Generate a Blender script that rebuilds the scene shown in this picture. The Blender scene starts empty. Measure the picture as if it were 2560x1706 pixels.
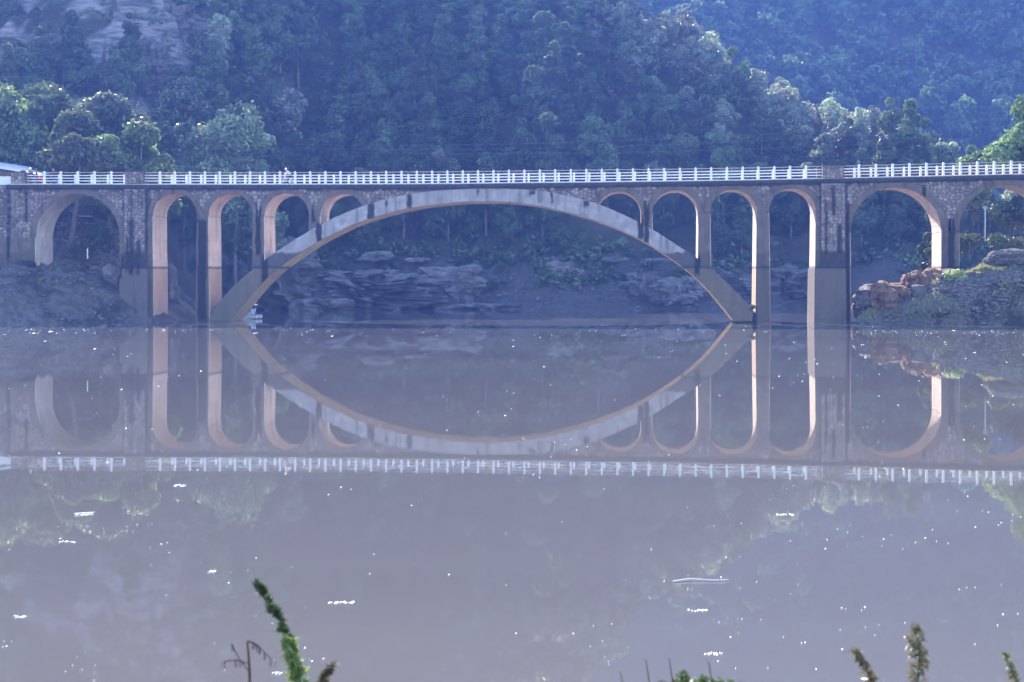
import bpy, bmesh, math, random
import numpy as np
from mathutils import Vector, Matrix, noise as mnoise

random.seed(7)
rng = np.random.default_rng(7)
S = bpy.context.scene
COL = S.collection
R = math.radians

# ------------------------------------------------------------------ camera, sky, sun
F, HY, CZ, PSI = 3930.0, 690.0, 4.4, R(4.2)
SP, CP = math.sin(PSI), math.cos(PSI)
cam = bpy.data.cameras.new('camera'); camo = bpy.data.objects.new('camera', cam); COL.objects.link(camo)
cam.sensor_width = 36.0; cam.lens = F / 2560 * 36
cam.shift_y = -(853 - HY) / 2560
cam.clip_start = 0.1; cam.clip_end = 3000
camo.location = (0, 0, CZ); camo.rotation_euler = (R(90), 0, PSI)
cam.dof.use_dof = True; cam.dof.focus_distance = 150; cam.dof.aperture_fstop = 5.0
S.camera = camo

SUN_EL, SUN_AZ = 34.0, -22.0          # azimuth from +Y, negative to the left
w = bpy.data.worlds.new('World'); S.world = w; w.use_nodes = True
nt = w.node_tree; nt.nodes.clear()
sk = nt.nodes.new('ShaderNodeTexSky'); sk.sky_type = 'NISHITA'; sk.sun_disc = False
sk.sun_elevation = R(SUN_EL); sk.sun_rotation = R(SUN_AZ) % (2 * math.pi)
sk.air_density = 1.3; sk.dust_density = 1.0; sk.ozone_density = 3.0
bg = nt.nodes.new('ShaderNodeBackground'); bg.inputs[1].default_value = 0.15
wo = nt.nodes.new('ShaderNodeOutputWorld')
nt.links.new(sk.outputs[0], bg.inputs[0]); nt.links.new(bg.outputs[0], wo.inputs[0])
sl = bpy.data.lights.new('sun', 'SUN'); sl.energy = 5.0; sl.angle = R(0.6); sl.color = (1, 0.93, 0.84)
so = bpy.data.objects.new('sun', sl); COL.objects.link(so)
d = Vector((math.sin(R(SUN_AZ)) * math.cos(R(SUN_EL)), math.cos(R(SUN_AZ)) * math.cos(R(SUN_EL)), math.sin(R(SUN_EL))))
so.rotation_euler = d.to_track_quat('Z', 'Y').to_euler()
S.view_settings.view_transform = 'Standard'; S.view_settings.look = 'None'
S.view_settings.exposure = 1.78; S.view_settings.gamma = 1.0; S.view_settings.use_curve_mapping = False
S.render.engine = 'CYCLES'
S.cycles.use_denoising = True; S.cycles.denoising_input_passes = 'RGB'
S.cycles.max_bounces = 7; S.cycles.diffuse_bounces = 4; S.cycles.glossy_bounces = 3
S.cycles.transmission_bounces = 3; S.cycles.volume_bounces = 1; S.cycles.transparent_max_bounces = 6
S.cycles.caustics_reflective = True; S.cycles.blur_glossy = 1.0; S.cycles.caustics_refractive = False
S.cycles.sample_clamp_indirect = 3

HAZE_DENSITY, HAZE_COLOR = 0.00031, (0.16, 0.31, 1.0, 1)

# ------------------------------------------------------------------ helpers
def P(px, py, Y):
    """photograph pixel (2560 wide) seen at world depth plane Y"""
    a = (px - 1280) / F
    t = Y / (CP + a * SP)
    return Vector((t * (-SP + a * CP), Y, CZ - (py - HY) / F * t))
def XP(px, Y): return P(px, 0, Y).x
def to_px(v):
    t = -SP * v[0] + CP * v[1]
    if t < 1: return None
    return 1280 + F * (CP * v[0] + SP * v[1]) / t, HY - (v[2] - CZ) / t * F, t
def smooth(a, b, x):
    t = np.clip((x - a) / (b - a), 0, 1); return t * t * (3 - 2 * t)

def tag(o, label=None, cat=None, group=None, kind=None):
    if label: o['label'] = label
    if cat: o['category'] = cat
    if group: o['group'] = group
    if kind: o['kind'] = kind
    return o
def link(o, parent=None):
    COL.objects.link(o)
    if parent is not None: o.parent = parent
    return o
def empty(name, loc=(0, 0, 0), rz=0):
    o = bpy.data.objects.new(name, None); o.location = loc; o.rotation_euler[2] = rz
    o.empty_display_size = .2
    return link(o)
def mesh_obj(name, verts, faces, mat, parent=None, smooth_=False):
    me = bpy.data.meshes.new(name); me.from_pydata([tuple(v) for v in verts], [], faces); me.update()
    if mat: me.materials.append(mat)
    if smooth_:
        me.polygons.foreach_set('use_smooth', [True] * len(me.polygons))
    o = bpy.data.objects.new(name, me)
    return link(o, parent)
class MB:
    def __init__(s): s.v = []; s.f = []
    def add(s, vs, fs):
        n = len(s.v); s.v += [Vector(x) for x in vs]; s.f += [tuple(i + n for i in f) for f in fs]; return s
    def box(s, x0, x1, y0, y1, z0, z1):
        return s.add([(x0, y0, z0), (x1, y0, z0), (x1, y1, z0), (x0, y1, z0), (x0, y0, z1), (x1, y0, z1), (x1, y1, z1), (x0, y1, z1)],
                     [(0, 3, 2, 1), (4, 5, 6, 7), (0, 1, 5, 4), (1, 2, 6, 5), (2, 3, 7, 6), (3, 0, 4, 7)])
    def frustum(s, b, t):   # b,t = (x0,x1,y0,y1,z)
        x0, x1, y0, y1, z0 = b; a0, a1, c0, c1, z1 = t
        return s.add([(x0, y0, z0), (x1, y0, z0), (x1, y1, z0), (x0, y1, z0), (a0, c0, z1), (a1, c0, z1), (a1, c1, z1), (a0, c1, z1)],
                     [(0, 3, 2, 1), (4, 5, 6, 7), (0, 1, 5, 4), (1, 2, 6, 5), (2, 3, 7, 6), (3, 0, 4, 7)])
    def tube(s, pts, rad, n=6):
        pts = [Vector(p) for p in pts]; rs = rad if isinstance(rad, (list, tuple)) else [rad] * len(pts)
        base = len(s.v)
        for i, p in enumerate(pts):
            a = pts[max(i - 1, 0)]; b = pts[min(i + 1, len(pts) - 1)]
            t = (b - a).normalized(); up = Vector((0, 0, 1)) if abs(t.z) < .9 else Vector((0, 1, 0))
            u = t.cross(up).normalized(); q = u.cross(t)
            for k in range(n):
                g = 2 * math.pi * k / n
                s.v.append(p + (u * math.cos(g) + q * math.sin(g)) * rs[i])
        for i in range(len(pts) - 1):
            for k in range(n):
                a = base + i * n + k; b = base + i * n + (k + 1) % n
                s.f.append((a, b, b + n, a + n))
        s.f.append(tuple(base + k for k in range(n))[::-1]); e = base + (len(pts) - 1) * n
        s.f.append(tuple(e + k for k in range(n)))
        return s
    def build(s, name, mat, parent=None, sm=False): return mesh_obj(name, s.v, s.f, mat, parent, sm)
def copy_tree(o, parent=None):
    c = o.copy(); COL.objects.link(c); c.parent = parent
    for ch in o.children: copy_tree(ch, c)
    return c

# ------------------------------------------------------------------ materials
class NT:
    def __init__(s, name):
        s.m = bpy.data.materials.new(name); s.m.use_nodes = True; s.t = s.m.node_tree; s.t.nodes.clear()
        s.out = s.n('OutputMaterial')
    def n(s, typ, **kw):
        x = s.t.nodes.new('ShaderNode' + typ)
        for k, v in kw.items(): setattr(x, k, v)
        return x
    def l(s, a, b): s.t.links.new(a, b)
    def val(s, sock, v):
        if hasattr(v, 'is_output') or isinstance(v, bpy.types.NodeSocket): s.l(v, sock)
        else: sock.default_value = v
    def math(s, op, a, b=None, c=None, clamp=False):
        x = s.n('Math', operation=op); x.use_clamp = clamp; s.val(x.inputs[0], a)
        if b is not None: s.val(x.inputs[1], b)
        if c is not None: s.val(x.inputs[2], c)
        return x.outputs[0]
    def mix(s, fac, a, b, mode='MIX'):
        x = s.n('Mix', data_type='RGBA', blend_type=mode); s.val(x.inputs[0], fac)
        s.val(x.inputs[6], a if not isinstance(a, tuple) else (*a, 1)[:4]); s.val(x.inputs[7], b if not isinstance(b, tuple) else (*b, 1)[:4])
        return x.outputs[2]
    def pos(s): return s.n('NewGeometry').outputs['Position']
    def xyz(s, v):
        x = s.n('SeparateXYZ'); s.l(v, x.inputs[0]); return x.outputs
    def noise(s, vec, scale, detail=4, rough=.55, stretch=None):
        if stretch:
            m = s.n('VectorMath', operation='MULTIPLY'); s.l(vec, m.inputs[0]); m.inputs[1].default_value = stretch; vec = m.outputs[0]
        x = s.n('TexNoise'); s.l(vec, x.inputs['Vector']); x.inputs['Scale'].default_value = scale
        x.inputs['Detail'].default_value = detail; x.inputs['Roughness'].default_value = rough
        return x.outputs[0]
    def ramp(s, fac, a, b): # linear step a..b
        x = s.n('MapRange'); x.clamp = True; s.val(x.inputs[0], fac); x.inputs[1].default_value = a; x.inputs[2].default_value = b
        return x.outputs[0]
    def principled(s, color, rough=.85, bump=None, bstr=.4, bdist=.05, spec=.3):
        p = s.n('BsdfPrincipled'); s.val(p.inputs['Base Color'], color if not isinstance(color, tuple) else (*color, 1)[:4])
        s.val(p.inputs['Roughness'], rough); p.inputs['Specular IOR Level'].default_value = spec
        if bump is not None:
            b = s.n('Bump'); b.inputs['Strength'].default_value = bstr; b.inputs['Distance'].default_value = bdist
            s.l(bump, b.inputs['Height']); s.l(b.outputs[0], p.inputs['Normal'])
        s.l(p.outputs[0], s.out.inputs[0]); return p

def simple(name, col, rough=.7, var=.25, scale=4.0, spec=.3):
    t = NT(name); n_ = t.noise(t.pos(), scale)
    c = t.mix(t.ramp(n_, .3, .7), tuple(x * (1 - var) for x in col), tuple(min(1, x * (1 + var)) for x in col))
    t.principled(c, rough, n_, .2, .02, spec); return t.m

def foliage(name, ca, cb, trans=.35, cc=None, sheen=.06):
    t = NT(name); g = t.n('NewGeometry'); oi = t.n('ObjectInfo')
    c = t.mix(g.outputs['Random Per Island'], ca, cb)
    n_ = t.noise(t.pos(), .45, 3)
    c = t.mix(t.ramp(n_, .35, .7), c, cc or tuple(x * 1.5 for x in cb))
    hv = t.n('HueSaturation'); t.l(c, hv.inputs['Color'])
    t.l(t.math('MULTIPLY', t.math('MULTIPLY_ADD', oi.outputs['Random'], .9, .5), t.math('MULTIPLY_ADD', t.ramp(t.noise(t.pos(), .16, 2), .35, .65), .8, .6)), hv.inputs['Value'])
    t.l(t.math('MULTIPLY_ADD', oi.outputs['Random'], .05, .475), hv.inputs['Hue'])
    df = t.n('BsdfDiffuse'); tr = t.n('BsdfTranslucent'); gl = t.n('BsdfGlossy'); gl.inputs['Roughness'].default_value = .45
    t.l(hv.outputs[0], df.inputs[0]); t.l(hv.outputs[0], tr.inputs[0])
    m1 = t.n('MixShader'); m1.inputs[0].default_value = trans; t.l(df.outputs[0], m1.inputs[1]); t.l(tr.outputs[0], m1.inputs[2])
    m2 = t.n('MixShader'); m2.inputs[0].default_value = sheen; t.l(m1.outputs[0], m2.inputs[1]); t.l(gl.outputs[0], m2.inputs[2])
    t.l(m2.outputs[0], t.out.inputs[0]); return t.m

D, W = 150.0, 4.5          # front plane of the bridge, its width
def zpx(py, px=1280): return P(px, py, D).z
Z_TIDE, Z_DARK = zpx(671, 700), zpx(632, 700)

STREAKS = [(332, 7, 548, 690), (350, 5, 600, 690), (322, 4, 590, 680), (928, 9, 508, 556), (798, 8, 556, 618), (663, 9, 640, 720), (966, 4, 500, 520),
           (1023, 7, 484, 524), (1465, 8, 500, 520), (1602, 8, 545, 603), (1617, 7, 500, 612), (1743, 8, 636, 690), (1380, 4, 480, 512),
           (2082, 5, 466, 545), (2097, 6, 560, 640), (2118, 6, 508, 810), (2064, 3, 500, 640), (506, 12, 548, 806), (646, 8, 503, 640), (784, 5, 505, 560),
           (2377, 9, 545, 680), (1758, 3, 496, 525), (1906, 3, 490, 515), (1886, 6, 772, 812), (22, 5, 470, 650), (66, 4, 474, 560),
           (307, 4, 640, 700), (2310, 5, 466, 560), (368, 3, 470, 660), (1195, 4, 474, 490), (1330, 9, 476, 492)]
def concrete(name, base, tide, streaks=True, band=True):
    t = NT(name); p = t.pos(); x, y, z = t.xyz(p)
    n1 = t.noise(p, .9, 6, .6); n2 = t.noise(p, 6.0, 4, .6); n3 = t.noise(p, 1.0, 5, .6, (1.6, 1.6, .18))
    c = t.mix(t.ramp(n1, .3, .7), tuple(v * .72 for v in base), tuple(v * 1.2 for v in base))
    c = t.mix(t.ramp(n3, .52, .72), c, tuple(v * .42 for v in base))
    c = t.mix(t.math('MULTIPLY', t.ramp(t.noise(p, .6, 5, .7), .56, .7), .55), c, tuple(min(.6, v * 1.75) for v in base))
    lift = t.math('MULTIPLY', t.ramp(t.math('ABSOLUTE', t.math('SUBTRACT', t.math('FRACT', t.math('MULTIPLY', z, .83)), .5)), .035, .0), t.ramp(n1, .35, .6))
    c = t.mix(t.math('MULTIPLY', lift, .45), c, tuple(v * .35 for v in base))
    # brown silt coat below the old water line, with a dark tide band above it
    zz = t.math('ADD', z, t.math('MULTIPLY', t.math('SUBTRACT', n2, .5), .25))
    below = t.ramp(zz, Z_TIDE + .06, Z_TIDE - .06)
    c = t.mix(below, c, t.mix(t.math('MULTIPLY', t.ramp(n3, .45, .65), .6), t.mix(t.ramp(n2, .35, .65), tuple(v * .7 for v in tide), tide), tuple(v * .5 for v in tide)))
    if band:
        bz = t.math('ADD', z, t.math('MULTIPLY', t.math('SUBTRACT', n3, .5), 1.2))
        bd = t.math('MULTIPLY', t.ramp(bz, Z_DARK + .08, Z_DARK - .12), t.ramp(zz, Z_TIDE - .06, Z_TIDE + .06))
        c = t.mix(t.math('MULTIPLY', bd, t.math('MULTIPLY_ADD', n1, .5, .55 if band == 1 else .1)), c, (.035, .03, .03))
    ln = t.math('MULTIPLY', t.ramp(zz, Z_TIDE - .1, Z_TIDE), t.ramp(zz, Z_TIDE + .25, Z_TIDE + .1))
    c = t.mix(t.math('MULTIPLY', ln, .75), c, (.04, .035, .035))
    if streaks:
        wob = t.math('MULTIPLY', t.math('SUBTRACT', t.noise(p, 2.5, 4, .7, (1, 1, .45)), .5), .55)
        acc = None
        for (sx, hw, y0, y1) in STREAKS:
            X0 = XP(sx, D); h = hw / 26; za = zpx(y0, sx); zb = zpx(y1, sx)
            dx = t.math('ABSOLUTE', t.math('SUBTRACT', x, X0))
            m = t.ramp(t.math('ADD', dx, wob), h + .05, h - .12)
            zr = t.math('ADD', z, wob)
            m = t.math('MULTIPLY', m, t.math('MULTIPLY', t.ramp(zr, za + .15, za - .2), t.ramp(zr, zb - .1, zb + .3)))
            acc = m if acc is None else t.math('MAXIMUM', acc, m)
        c = t.mix(t.math('MULTIPLY', acc, .93), c, (.018, .016, .018))
    t.principled(c, .92, t.math('MULTIPLY_ADD', n2, .4, n1), .35, .04, .2)
    return t.m

M = {}
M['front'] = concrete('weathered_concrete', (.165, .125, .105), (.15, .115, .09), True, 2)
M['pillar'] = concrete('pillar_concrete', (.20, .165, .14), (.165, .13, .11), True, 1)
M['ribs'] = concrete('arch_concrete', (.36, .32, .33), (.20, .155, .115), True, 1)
M['soffit'] = concrete('bounce_tinted_concrete', (.68, .52, .42), (.60, .42, .31), False, False)  # pale warm base paints in light bounced from the water onto jambs
M['arch_soffit'] = concrete('bounce_tinted_soffit_concrete', (.74, .50, .26), (.66, .44, .22), False, False)  # golden base carries the water's bounced sunlight under the main arch
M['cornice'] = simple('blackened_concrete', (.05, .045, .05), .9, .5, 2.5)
M['curb'] = simple('pale_curb', (.62, .52, .47), .8, .2, 3)
M['road'] = simple('bridge_asphalt', (.16, .15, .15), .9, .2, 5)
M['white'] = simple('white_paint', (.8, .8, .82), .5, .08, 6)
M['rust'] = simple('orange_rail_paint', (.6, .38, .3), .6, .25, 3)

def stone_mat():
    t = NT('rubble_stone'); g = t.n('NewGeometry'); oi = t.n('ObjectInfo'); p = g.outputs['Position']; x, y, z = t.xyz(p)
    r = t.math('FRACT', t.math('ADD', g.outputs['Random Per Island'], oi.outputs['Random']))
    c = t.mix(t.ramp(r, 0, .5), (.12, .10, .10), (.27, .225, .215))
    c = t.mix(t.ramp(r, .55, 1), c, (.42, .37, .36))
    n_ = t.noise(p, 5, 5, .65)
    c = t.mix(t.ramp(n_, .35, .75), c, (.24, .15, .12))
    st = t.ramp(t.noise(p, .8, 4, .6, (1.4, 1.4, .3)), .54, .68)
    c = t.mix(t.math('MULTIPLY', st, .8), c, (.05, .045, .05))
    c = t.mix(t.math('MULTIPLY', t.ramp(z, Z_DARK + .25, Z_DARK - .1), .9), c, (.035, .032, .035))
    wob = t.math('MULTIPLY', t.math('SUBTRACT', n_, .5), .5); acc = None
    for (sx, hw, y0, y1) in STREAKS[:3] + STREAKS[13:17] + STREAKS[24:]:
        dx = t.math('ABSOLUTE', t.math('SUBTRACT', x, XP(sx, D))); h = hw / 26
        m = t.math('MULTIPLY', t.ramp(t.math('ADD', dx, wob), h + .1, h - .1), t.math('MULTIPLY', t.ramp(z, zpx(y0, sx) + .2, zpx(y0, sx) - .2), t.ramp(z, zpx(y1, sx), zpx(y1, sx) + .3)))
        acc = m if acc is None else t.math('MAXIMUM', acc, m)
    c = t.mix(t.math('MULTIPLY', acc, .9), c, (.02, .018, .02))
    t.principled(c, .9, n_, .5, .05, .2); return t.m
M['stone'] = stone_mat()
M['mortar'] = simple('dark_mortar', (.085, .075, .075), .95, .4, 3)

def ground_mat():
    t = NT('hillside_soil'); g = t.n('NewGeometry'); p = g.outputs['Position']; x, y, z = t.xyz(p)
    n1 = t.noise(p, .25, 6, .65); n2 = t.noise(p, 1.6, 6, .7); n3 = t.noise(p, 1.0, 5, .6, (.25, .25, 1.6))
    soil = t.mix(t.ramp(n1, .35, .65), (.05, .042, .03), (.10, .08, .055))
    soil = t.mix(t.ramp(n2, .5, .7), soil, (.045, .06, .025))
    rock = t.mix(t.ramp(n2, .3, .7), (.045, .04, .04), (.13, .12, .115))
    rock = t.mix(t.ramp(n3, .5, .62), rock, (.11, .09, .085))
    nz = t.xyz(g.outputs['Normal'])[2]
    low = t.ramp(t.math('ADD', z, t.math('MULTIPLY', t.math('SUBTRACT', n2, .5), 3.0)), 7.2, 5.8)
    far = t.ramp(y, 172, 182)
    cliff = t.math('MULTIPLY', t.math('MULTIPLY', t.ramp(x, -60, -66), t.ramp(x, -104, -92)), t.ramp(y, 205, 212))
    rock = t.mix(cliff, rock, t.mix(t.ramp(n3, .4, .6), (.10, .088, .09), (.33, .29, .30)))
    rk = t.math('MAXIMUM', t.math('MULTIPLY', low, far), t.ramp(nz, .62, .45))
    c = t.mix(rk, soil, rock)
    # violet grey dry silt of the exposed near banks
    silt = t.mix(t.ramp(n1, .42, .62), (.05, .04, .036), (.20, .165, .155)); silt = t.mix(t.ramp(n2, .5, .72), silt, (.045, .04, .035))
    silt = t.mix(t.ramp(n1, .56, .66), silt, (.06, .065, .035))
    c = t.mix(t.math('MULTIPLY', t.math('SUBTRACT', 1.0, far), t.ramp(z, 8.5, 6.5)), c, silt)
    t.principled(c, .95, t.math('ADD', n2, n1), .8, .3, .15); return t.m
M['ground'] = ground_mat()
def rock_mat(name, a, b, c3):
    t = NT(name); p = t.pos(); n1 = t.noise(p, .7, 6, .7); n2 = t.noise(p, 1.0, 6, .65, (3, 3, .5)); n3 = t.noise(p, 1.0, 4, .6, (.4, .4, 3.5))
    c = t.mix(t.ramp(n1, .35, .65), a, b); c = t.mix(t.ramp(n2, .52, .7), c, c3); c = t.mix(t.math('MULTIPLY', t.ramp(n3, .55, .65), .6), c, tuple(v * .5 for v in a))
    t.principled(c, .9, t.math('ADD', n1, n2), .7, .2, .15); return t.m
M['rock_pale'] = rock_mat('pale_limestone', (.15, .13, .125), (.29, .255, .25), (.15, .13, .13))
M['rock_grey'] = rock_mat('grey_limestone', (.11, .10, .095), (.22, .195, .185), (.05, .045, .045))
M['rock_ochre'] = rock_mat('ochre_rock', (.17, .10, .068), (.29, .17, .10), (.08, .05, .04))

def water_mat():
    t = NT('silty_lake_water'); p = t.pos(); x, y, z = t.xyz(p)
    n1 = t.noise(p, .035, 4, .5, (.5, 1.4, 1)); n2 = t.noise(p, .5, 3, .6, (.5, 1.6, 1)); n3 = t.noise(p, 2.2, 3, .6, (.6, 1.3, 1))
    c = t.mix(t.ramp(n1, .35, .65), (.09, .083, .082), (.11, .103, .10))
    df = t.n('BsdfDiffuse'); t.l(c, df.inputs[0]); gl = t.n('BsdfGlossy'); gl.inputs[0].default_value = (1, 1, 1, 1); fr_ = t.n('Fresnel'); fr_.inputs['IOR'].default_value = 1.333
    # breeze patches: calm mirror near the bridge, a few brushed bands
    band = t.ramp(n1, .58, .68)
    rp = t.math('MULTIPLY', t.ramp(x, 13, 24), t.math('MULTIPLY', t.ramp(y, 116, 123), t.ramp(y, 140, 134)))
    rb = t.math('MULTIPLY', t.ramp(y, 151, 154), .45)
    band = t.math('MAXIMUM', t.math('MAXIMUM', t.math('MULTIPLY', band, .3), rp), rb)
    t.l(t.math('MULTIPLY_ADD', band, .10, .004), gl.inputs['Roughness'])
    b = t.n('Bump'); b.inputs['Distance'].default_value = .02
    t.l(t.math('MULTIPLY_ADD', band, .30, .022), b.inputs['Strength'])
    t.l(t.math('ADD', n2, t.math('MULTIPLY', n3, .5)), b.inputs['Height'])
    for nd in (gl, fr_): t.l(b.outputs[0], nd.inputs['Normal'])
    mx = t.n('MixShader'); t.l(fr_.outputs[0], mx.inputs[0]); t.l(df.outputs[0], mx.inputs[1]); t.l(gl.outputs[0], mx.inputs[2])
    t.l(mx.outputs[0], t.out.inputs[0]); return t.m
M['water'] = water_mat()
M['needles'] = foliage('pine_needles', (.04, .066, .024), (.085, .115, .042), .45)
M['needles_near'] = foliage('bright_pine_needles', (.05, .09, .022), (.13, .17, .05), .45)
M['needles_sunlit_tint'] = foliage('sunlit_tint_pine_needles', (.14, .17, .09), (.24, .27, .16), .62, None, .15)  # lighter copy of the needles; crest sunlight is put into the colour
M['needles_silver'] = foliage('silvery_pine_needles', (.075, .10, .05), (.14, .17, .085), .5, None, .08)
M['bare'] = foliage('bare_twigs', (.07, .06, .05), (.12, .10, .085), .2)
M['shrub'] = foliage('shrub_leaves', (.035, .055, .02), (.08, .10, .035), .35)
M['grass'] = foliage('dry_grass', (.15, .18, .05), (.42, .40, .18), .45, (.32, .34, .12))
M['bark'] = simple('pine_bark', (.2, .17, .155), .95, .4, 5)

# ------------------------------------------------------------------ terrain
def fbm(x, y, sc, seed=0.0, oct_=4):
    out = np.zeros(np.broadcast(x, y).shape); a = 1.0; f = 1.0 / sc
    for i in range(oct_):
        s = seed + i * 17.3
        out += a * (np.sin(x * f * 1.0 + s + 1.7 * np.sin(y * f * .9 + s * 1.3)) * np.cos(y * f * 1.1 - s * .7 + 1.3 * np.sin(x * f * .8 + s)))
        a *= .5; f *= 2.03
    return out
LX = ([100, 126, 132, 138, 150, 160, 175, 195, 210], [-110, -76, -64, -55.5, -45.5, -44, -46, -50, -60])
RX = ([90, 135, 142, 143.5, 144.8, 146, 148, 152, 160, 175, 200, 230], [160, 90, 46, 34, 27, 22.6, 21.6, 21.2, 26, 40, 70, 110])
def height(X, Y):
    X = np.asarray(X, float); Y = np.asarray(Y, float)
    nz = fbm(X, Y, 9, 1.0)
    # main hill
    Ys = 209 + 3.0 * np.sin(X / 9.0) + 2.0 * np.sin(X / 3.7 + 1) - 28 * smooth(-44, -76, X) - 5 * smooth(-33, -46, X)
    u = Y - Ys
    fr = np.where(u < 0, u * .8, np.where(u < 7, u * .95, 6.65 + (u - 7) * .75))
    fr += 1.2 * nz * smooth(2, 12, u) + (.55 + .5 * smooth(9, 5, u)) * fbm(X, Y, 1.9, 4) * smooth(-1, 2, u)
    Xr = np.interp(Y, [215, 228.5, 232, 237.6, 245, 251.5, 259, 266, 302, 350], [75, 49.6, 43, 35, 27, 18.6, 12, 5, -25, -72])
    hA = fr - 1.15 * np.maximum(0, X - Xr) * smooth(-2, 14, u + 4)
    hA = np.minimum(hA, 112 - .5 * np.maximum(0, Y - 350) + 4 * nz)
    # stepped cliff on the left
    cl = smooth(-102, -91, X) * smooth(-61, -67, X)
    st = hA / 4.2 + .75 * fbm(X, Y, 4, 8); hs = (np.floor(st) + smooth(.25, .95, st - np.floor(st))) * 4.2
    hA = hA * (1 - cl) + cl * (hs + 5 * smooth(218, 226, Y + 2 * nz))
    hA = np.where(Y > 360, np.maximum(hA, -3), hA)
    # far hill
    hB = .70 * (Y - 333) + 5 * fbm(X, Y, 30, 3) + 1.5 * nz
    hB = np.minimum(hB, 158 + .1 * (X - 60) * (X < 60) + 7 * fbm(X, Y, 38, 6) - .4 * np.maximum(0, Y - 520))
    # left bank
    uL = np.interp(Y, *LX) - X + .7 * fbm(X, Y, 2.6, 2)
    pf = np.interp(uL, [-8, 0, 1.5, 4.5, 8, 12, 24, 60], [-4, 0, .9, 2.7, 4.6, 5.4, 6.6, 9])
    pf = pf * (1 - .28 * smooth(149, 139, Y) * smooth(0, 6, uL))
    hL = pf + smooth(157, 166, Y) * smooth(3, 10, uL) * 6.2 + .28 * fbm(X, Y, 1.3, 5) * smooth(0, 2, uL)
    hL = np.where(Y > 178, np.minimum(hL, 12.5), hL)
    # right bank
    uR = X - np.interp(Y, *RX) + .6 * fbm(X, Y, 2.4, 9)
    pr = np.interp(uR, [-8, 0, 1.2, 4, 8, 12, 20, 40, 90], [-4, 0, .9, 2.2, 3.9, 4.6, 5.9, 8.4, 12])
    hR = pr + smooth(154, 162, Y) * smooth(5, 12, uR) * 2.6 + .25 * fbm(X, Y, 1.2, 7) * smooth(0, 2, uR)
    h = np.maximum.reduce([hA, hB, hL, hR, np.full(X.shape, -3.0)])
    return h
def H1(x, y): return float(height(np.array([x]), np.array([y]))[0])

xs = np.unique(np.concatenate([np.arange(-300, -110, 6.), np.arange(-110, -76, 1.4), np.arange(-76, -40, .5), np.arange(-40, 19, 1.3), np.arange(19, 52, .5), np.arange(52, 110, 1.5), np.arange(110, 330, 7.)]))
ys = np.unique(np.concatenate([np.arange(60, 126, 6.), np.arange(126, 172, .5), np.arange(172, 290, 1.1), np.arange(290, 380, 3.), np.arange(380, 641, 6.)]))
GX, GY = np.meshgrid(xs, ys); GZ = height(GX, GY)
vv = np.stack([GX, GY, GZ], -1).reshape(-1, 3); nx, ny = len(xs), len(ys)
i0 = (np.arange(ny - 1)[:, None] * nx + np.arange(nx - 1)).ravel()
ff = np.stack([i0, i0 + 1, i0 + nx + 1, i0 + nx], 1)
def np_mesh(name, v, f, mat, parent=None, sm=False):
    me = bpy.data.meshes.new(name); k = f.shape[1]
    me.vertices.add(len(v)); me.vertices.foreach_set('co', np.ascontiguousarray(v, dtype=np.float32).ravel())
    me.loops.add(f.size); me.loops.foreach_set('vertex_index', f.astype(np.int32).ravel())
    me.polygons.add(len(f)); me.polygons.foreach_set('loop_start', np.arange(0, f.size, k, dtype=np.int32))
    me.update(calc_edges=True)
    if sm: me.polygons.foreach_set('use_smooth', np.ones(len(f), bool))
    me.materials.append(mat); o = bpy.data.objects.new(name, me); return link(o, parent)
tag(np_mesh('terrain', vv, ff, M['ground'], None, True), 'wooded hillsides and bare silty banks around the reservoir', kind='structure')

# near bank below the frame, where the photographer stands
nb = MB(); gx = np.linspace(-60, 60, 61); gy = np.linspace(-22, 15, 30)
hv = lambda x, y: float(np.interp(y, [-22, 2, 5, 9, 13, 15], [2.9, 2.7, 2.5, 1.2, -.6, -1.6]) + .08 * math.sin(x * 2.1) * math.cos(y * 1.7))
nb.add([(x, y, hv(x, y)) for y in gy for x in gx], [(j * 61 + i, j * 61 + i + 1, (j + 1) * 61 + i + 1, (j + 1) * 61 + i) for j in range(29) for i in range(60)])
tag(nb.build('near_bank', M['ground'], None, True), 'grassy near bank under the viewpoint', kind='structure')
wv = [(-299, -30, 0), (329, -30, 0), (329, 420, 0), (-299, 420, 0)]
tag(mesh_obj('water', wv, [(0, 1, 2, 3)], M['water']), 'still silty lavender grey reservoir water', kind='structure')

# ------------------------------------------------------------------ bridge
bridge = empty('arch_bridge', (0, 0, 0))
tag(bridge, 'long concrete and rubble stone road bridge with one wide arch mirrored in the water', 'bridge')
_dk = [(-400, 461), (0, 461), (600, 461.5), (900, 461), (1140, 459.6), (1280, 457.8), (1500, 455.6), (1700, 453), (1900, 450), (2060, 446.6), (2256, 442.5), (2425, 438.5), (2560, 435.5), (2900, 428)]
_dX = [XP(a, D) for a, b in _dk]; _dZ = [P(a, b, D).z for a, b in _dk]
def zdeck(X): return float(np.interp(X, _dX, _dZ))
def sx(px): return XP(px, D)
PXM = lambda px: (P(px + 1, 0, D).x - P(px, 0, D).x)          # metres per pixel at px
CH = .46                                                        # cornice height
XL, XRr = sx(-260), sx(2860)

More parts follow.
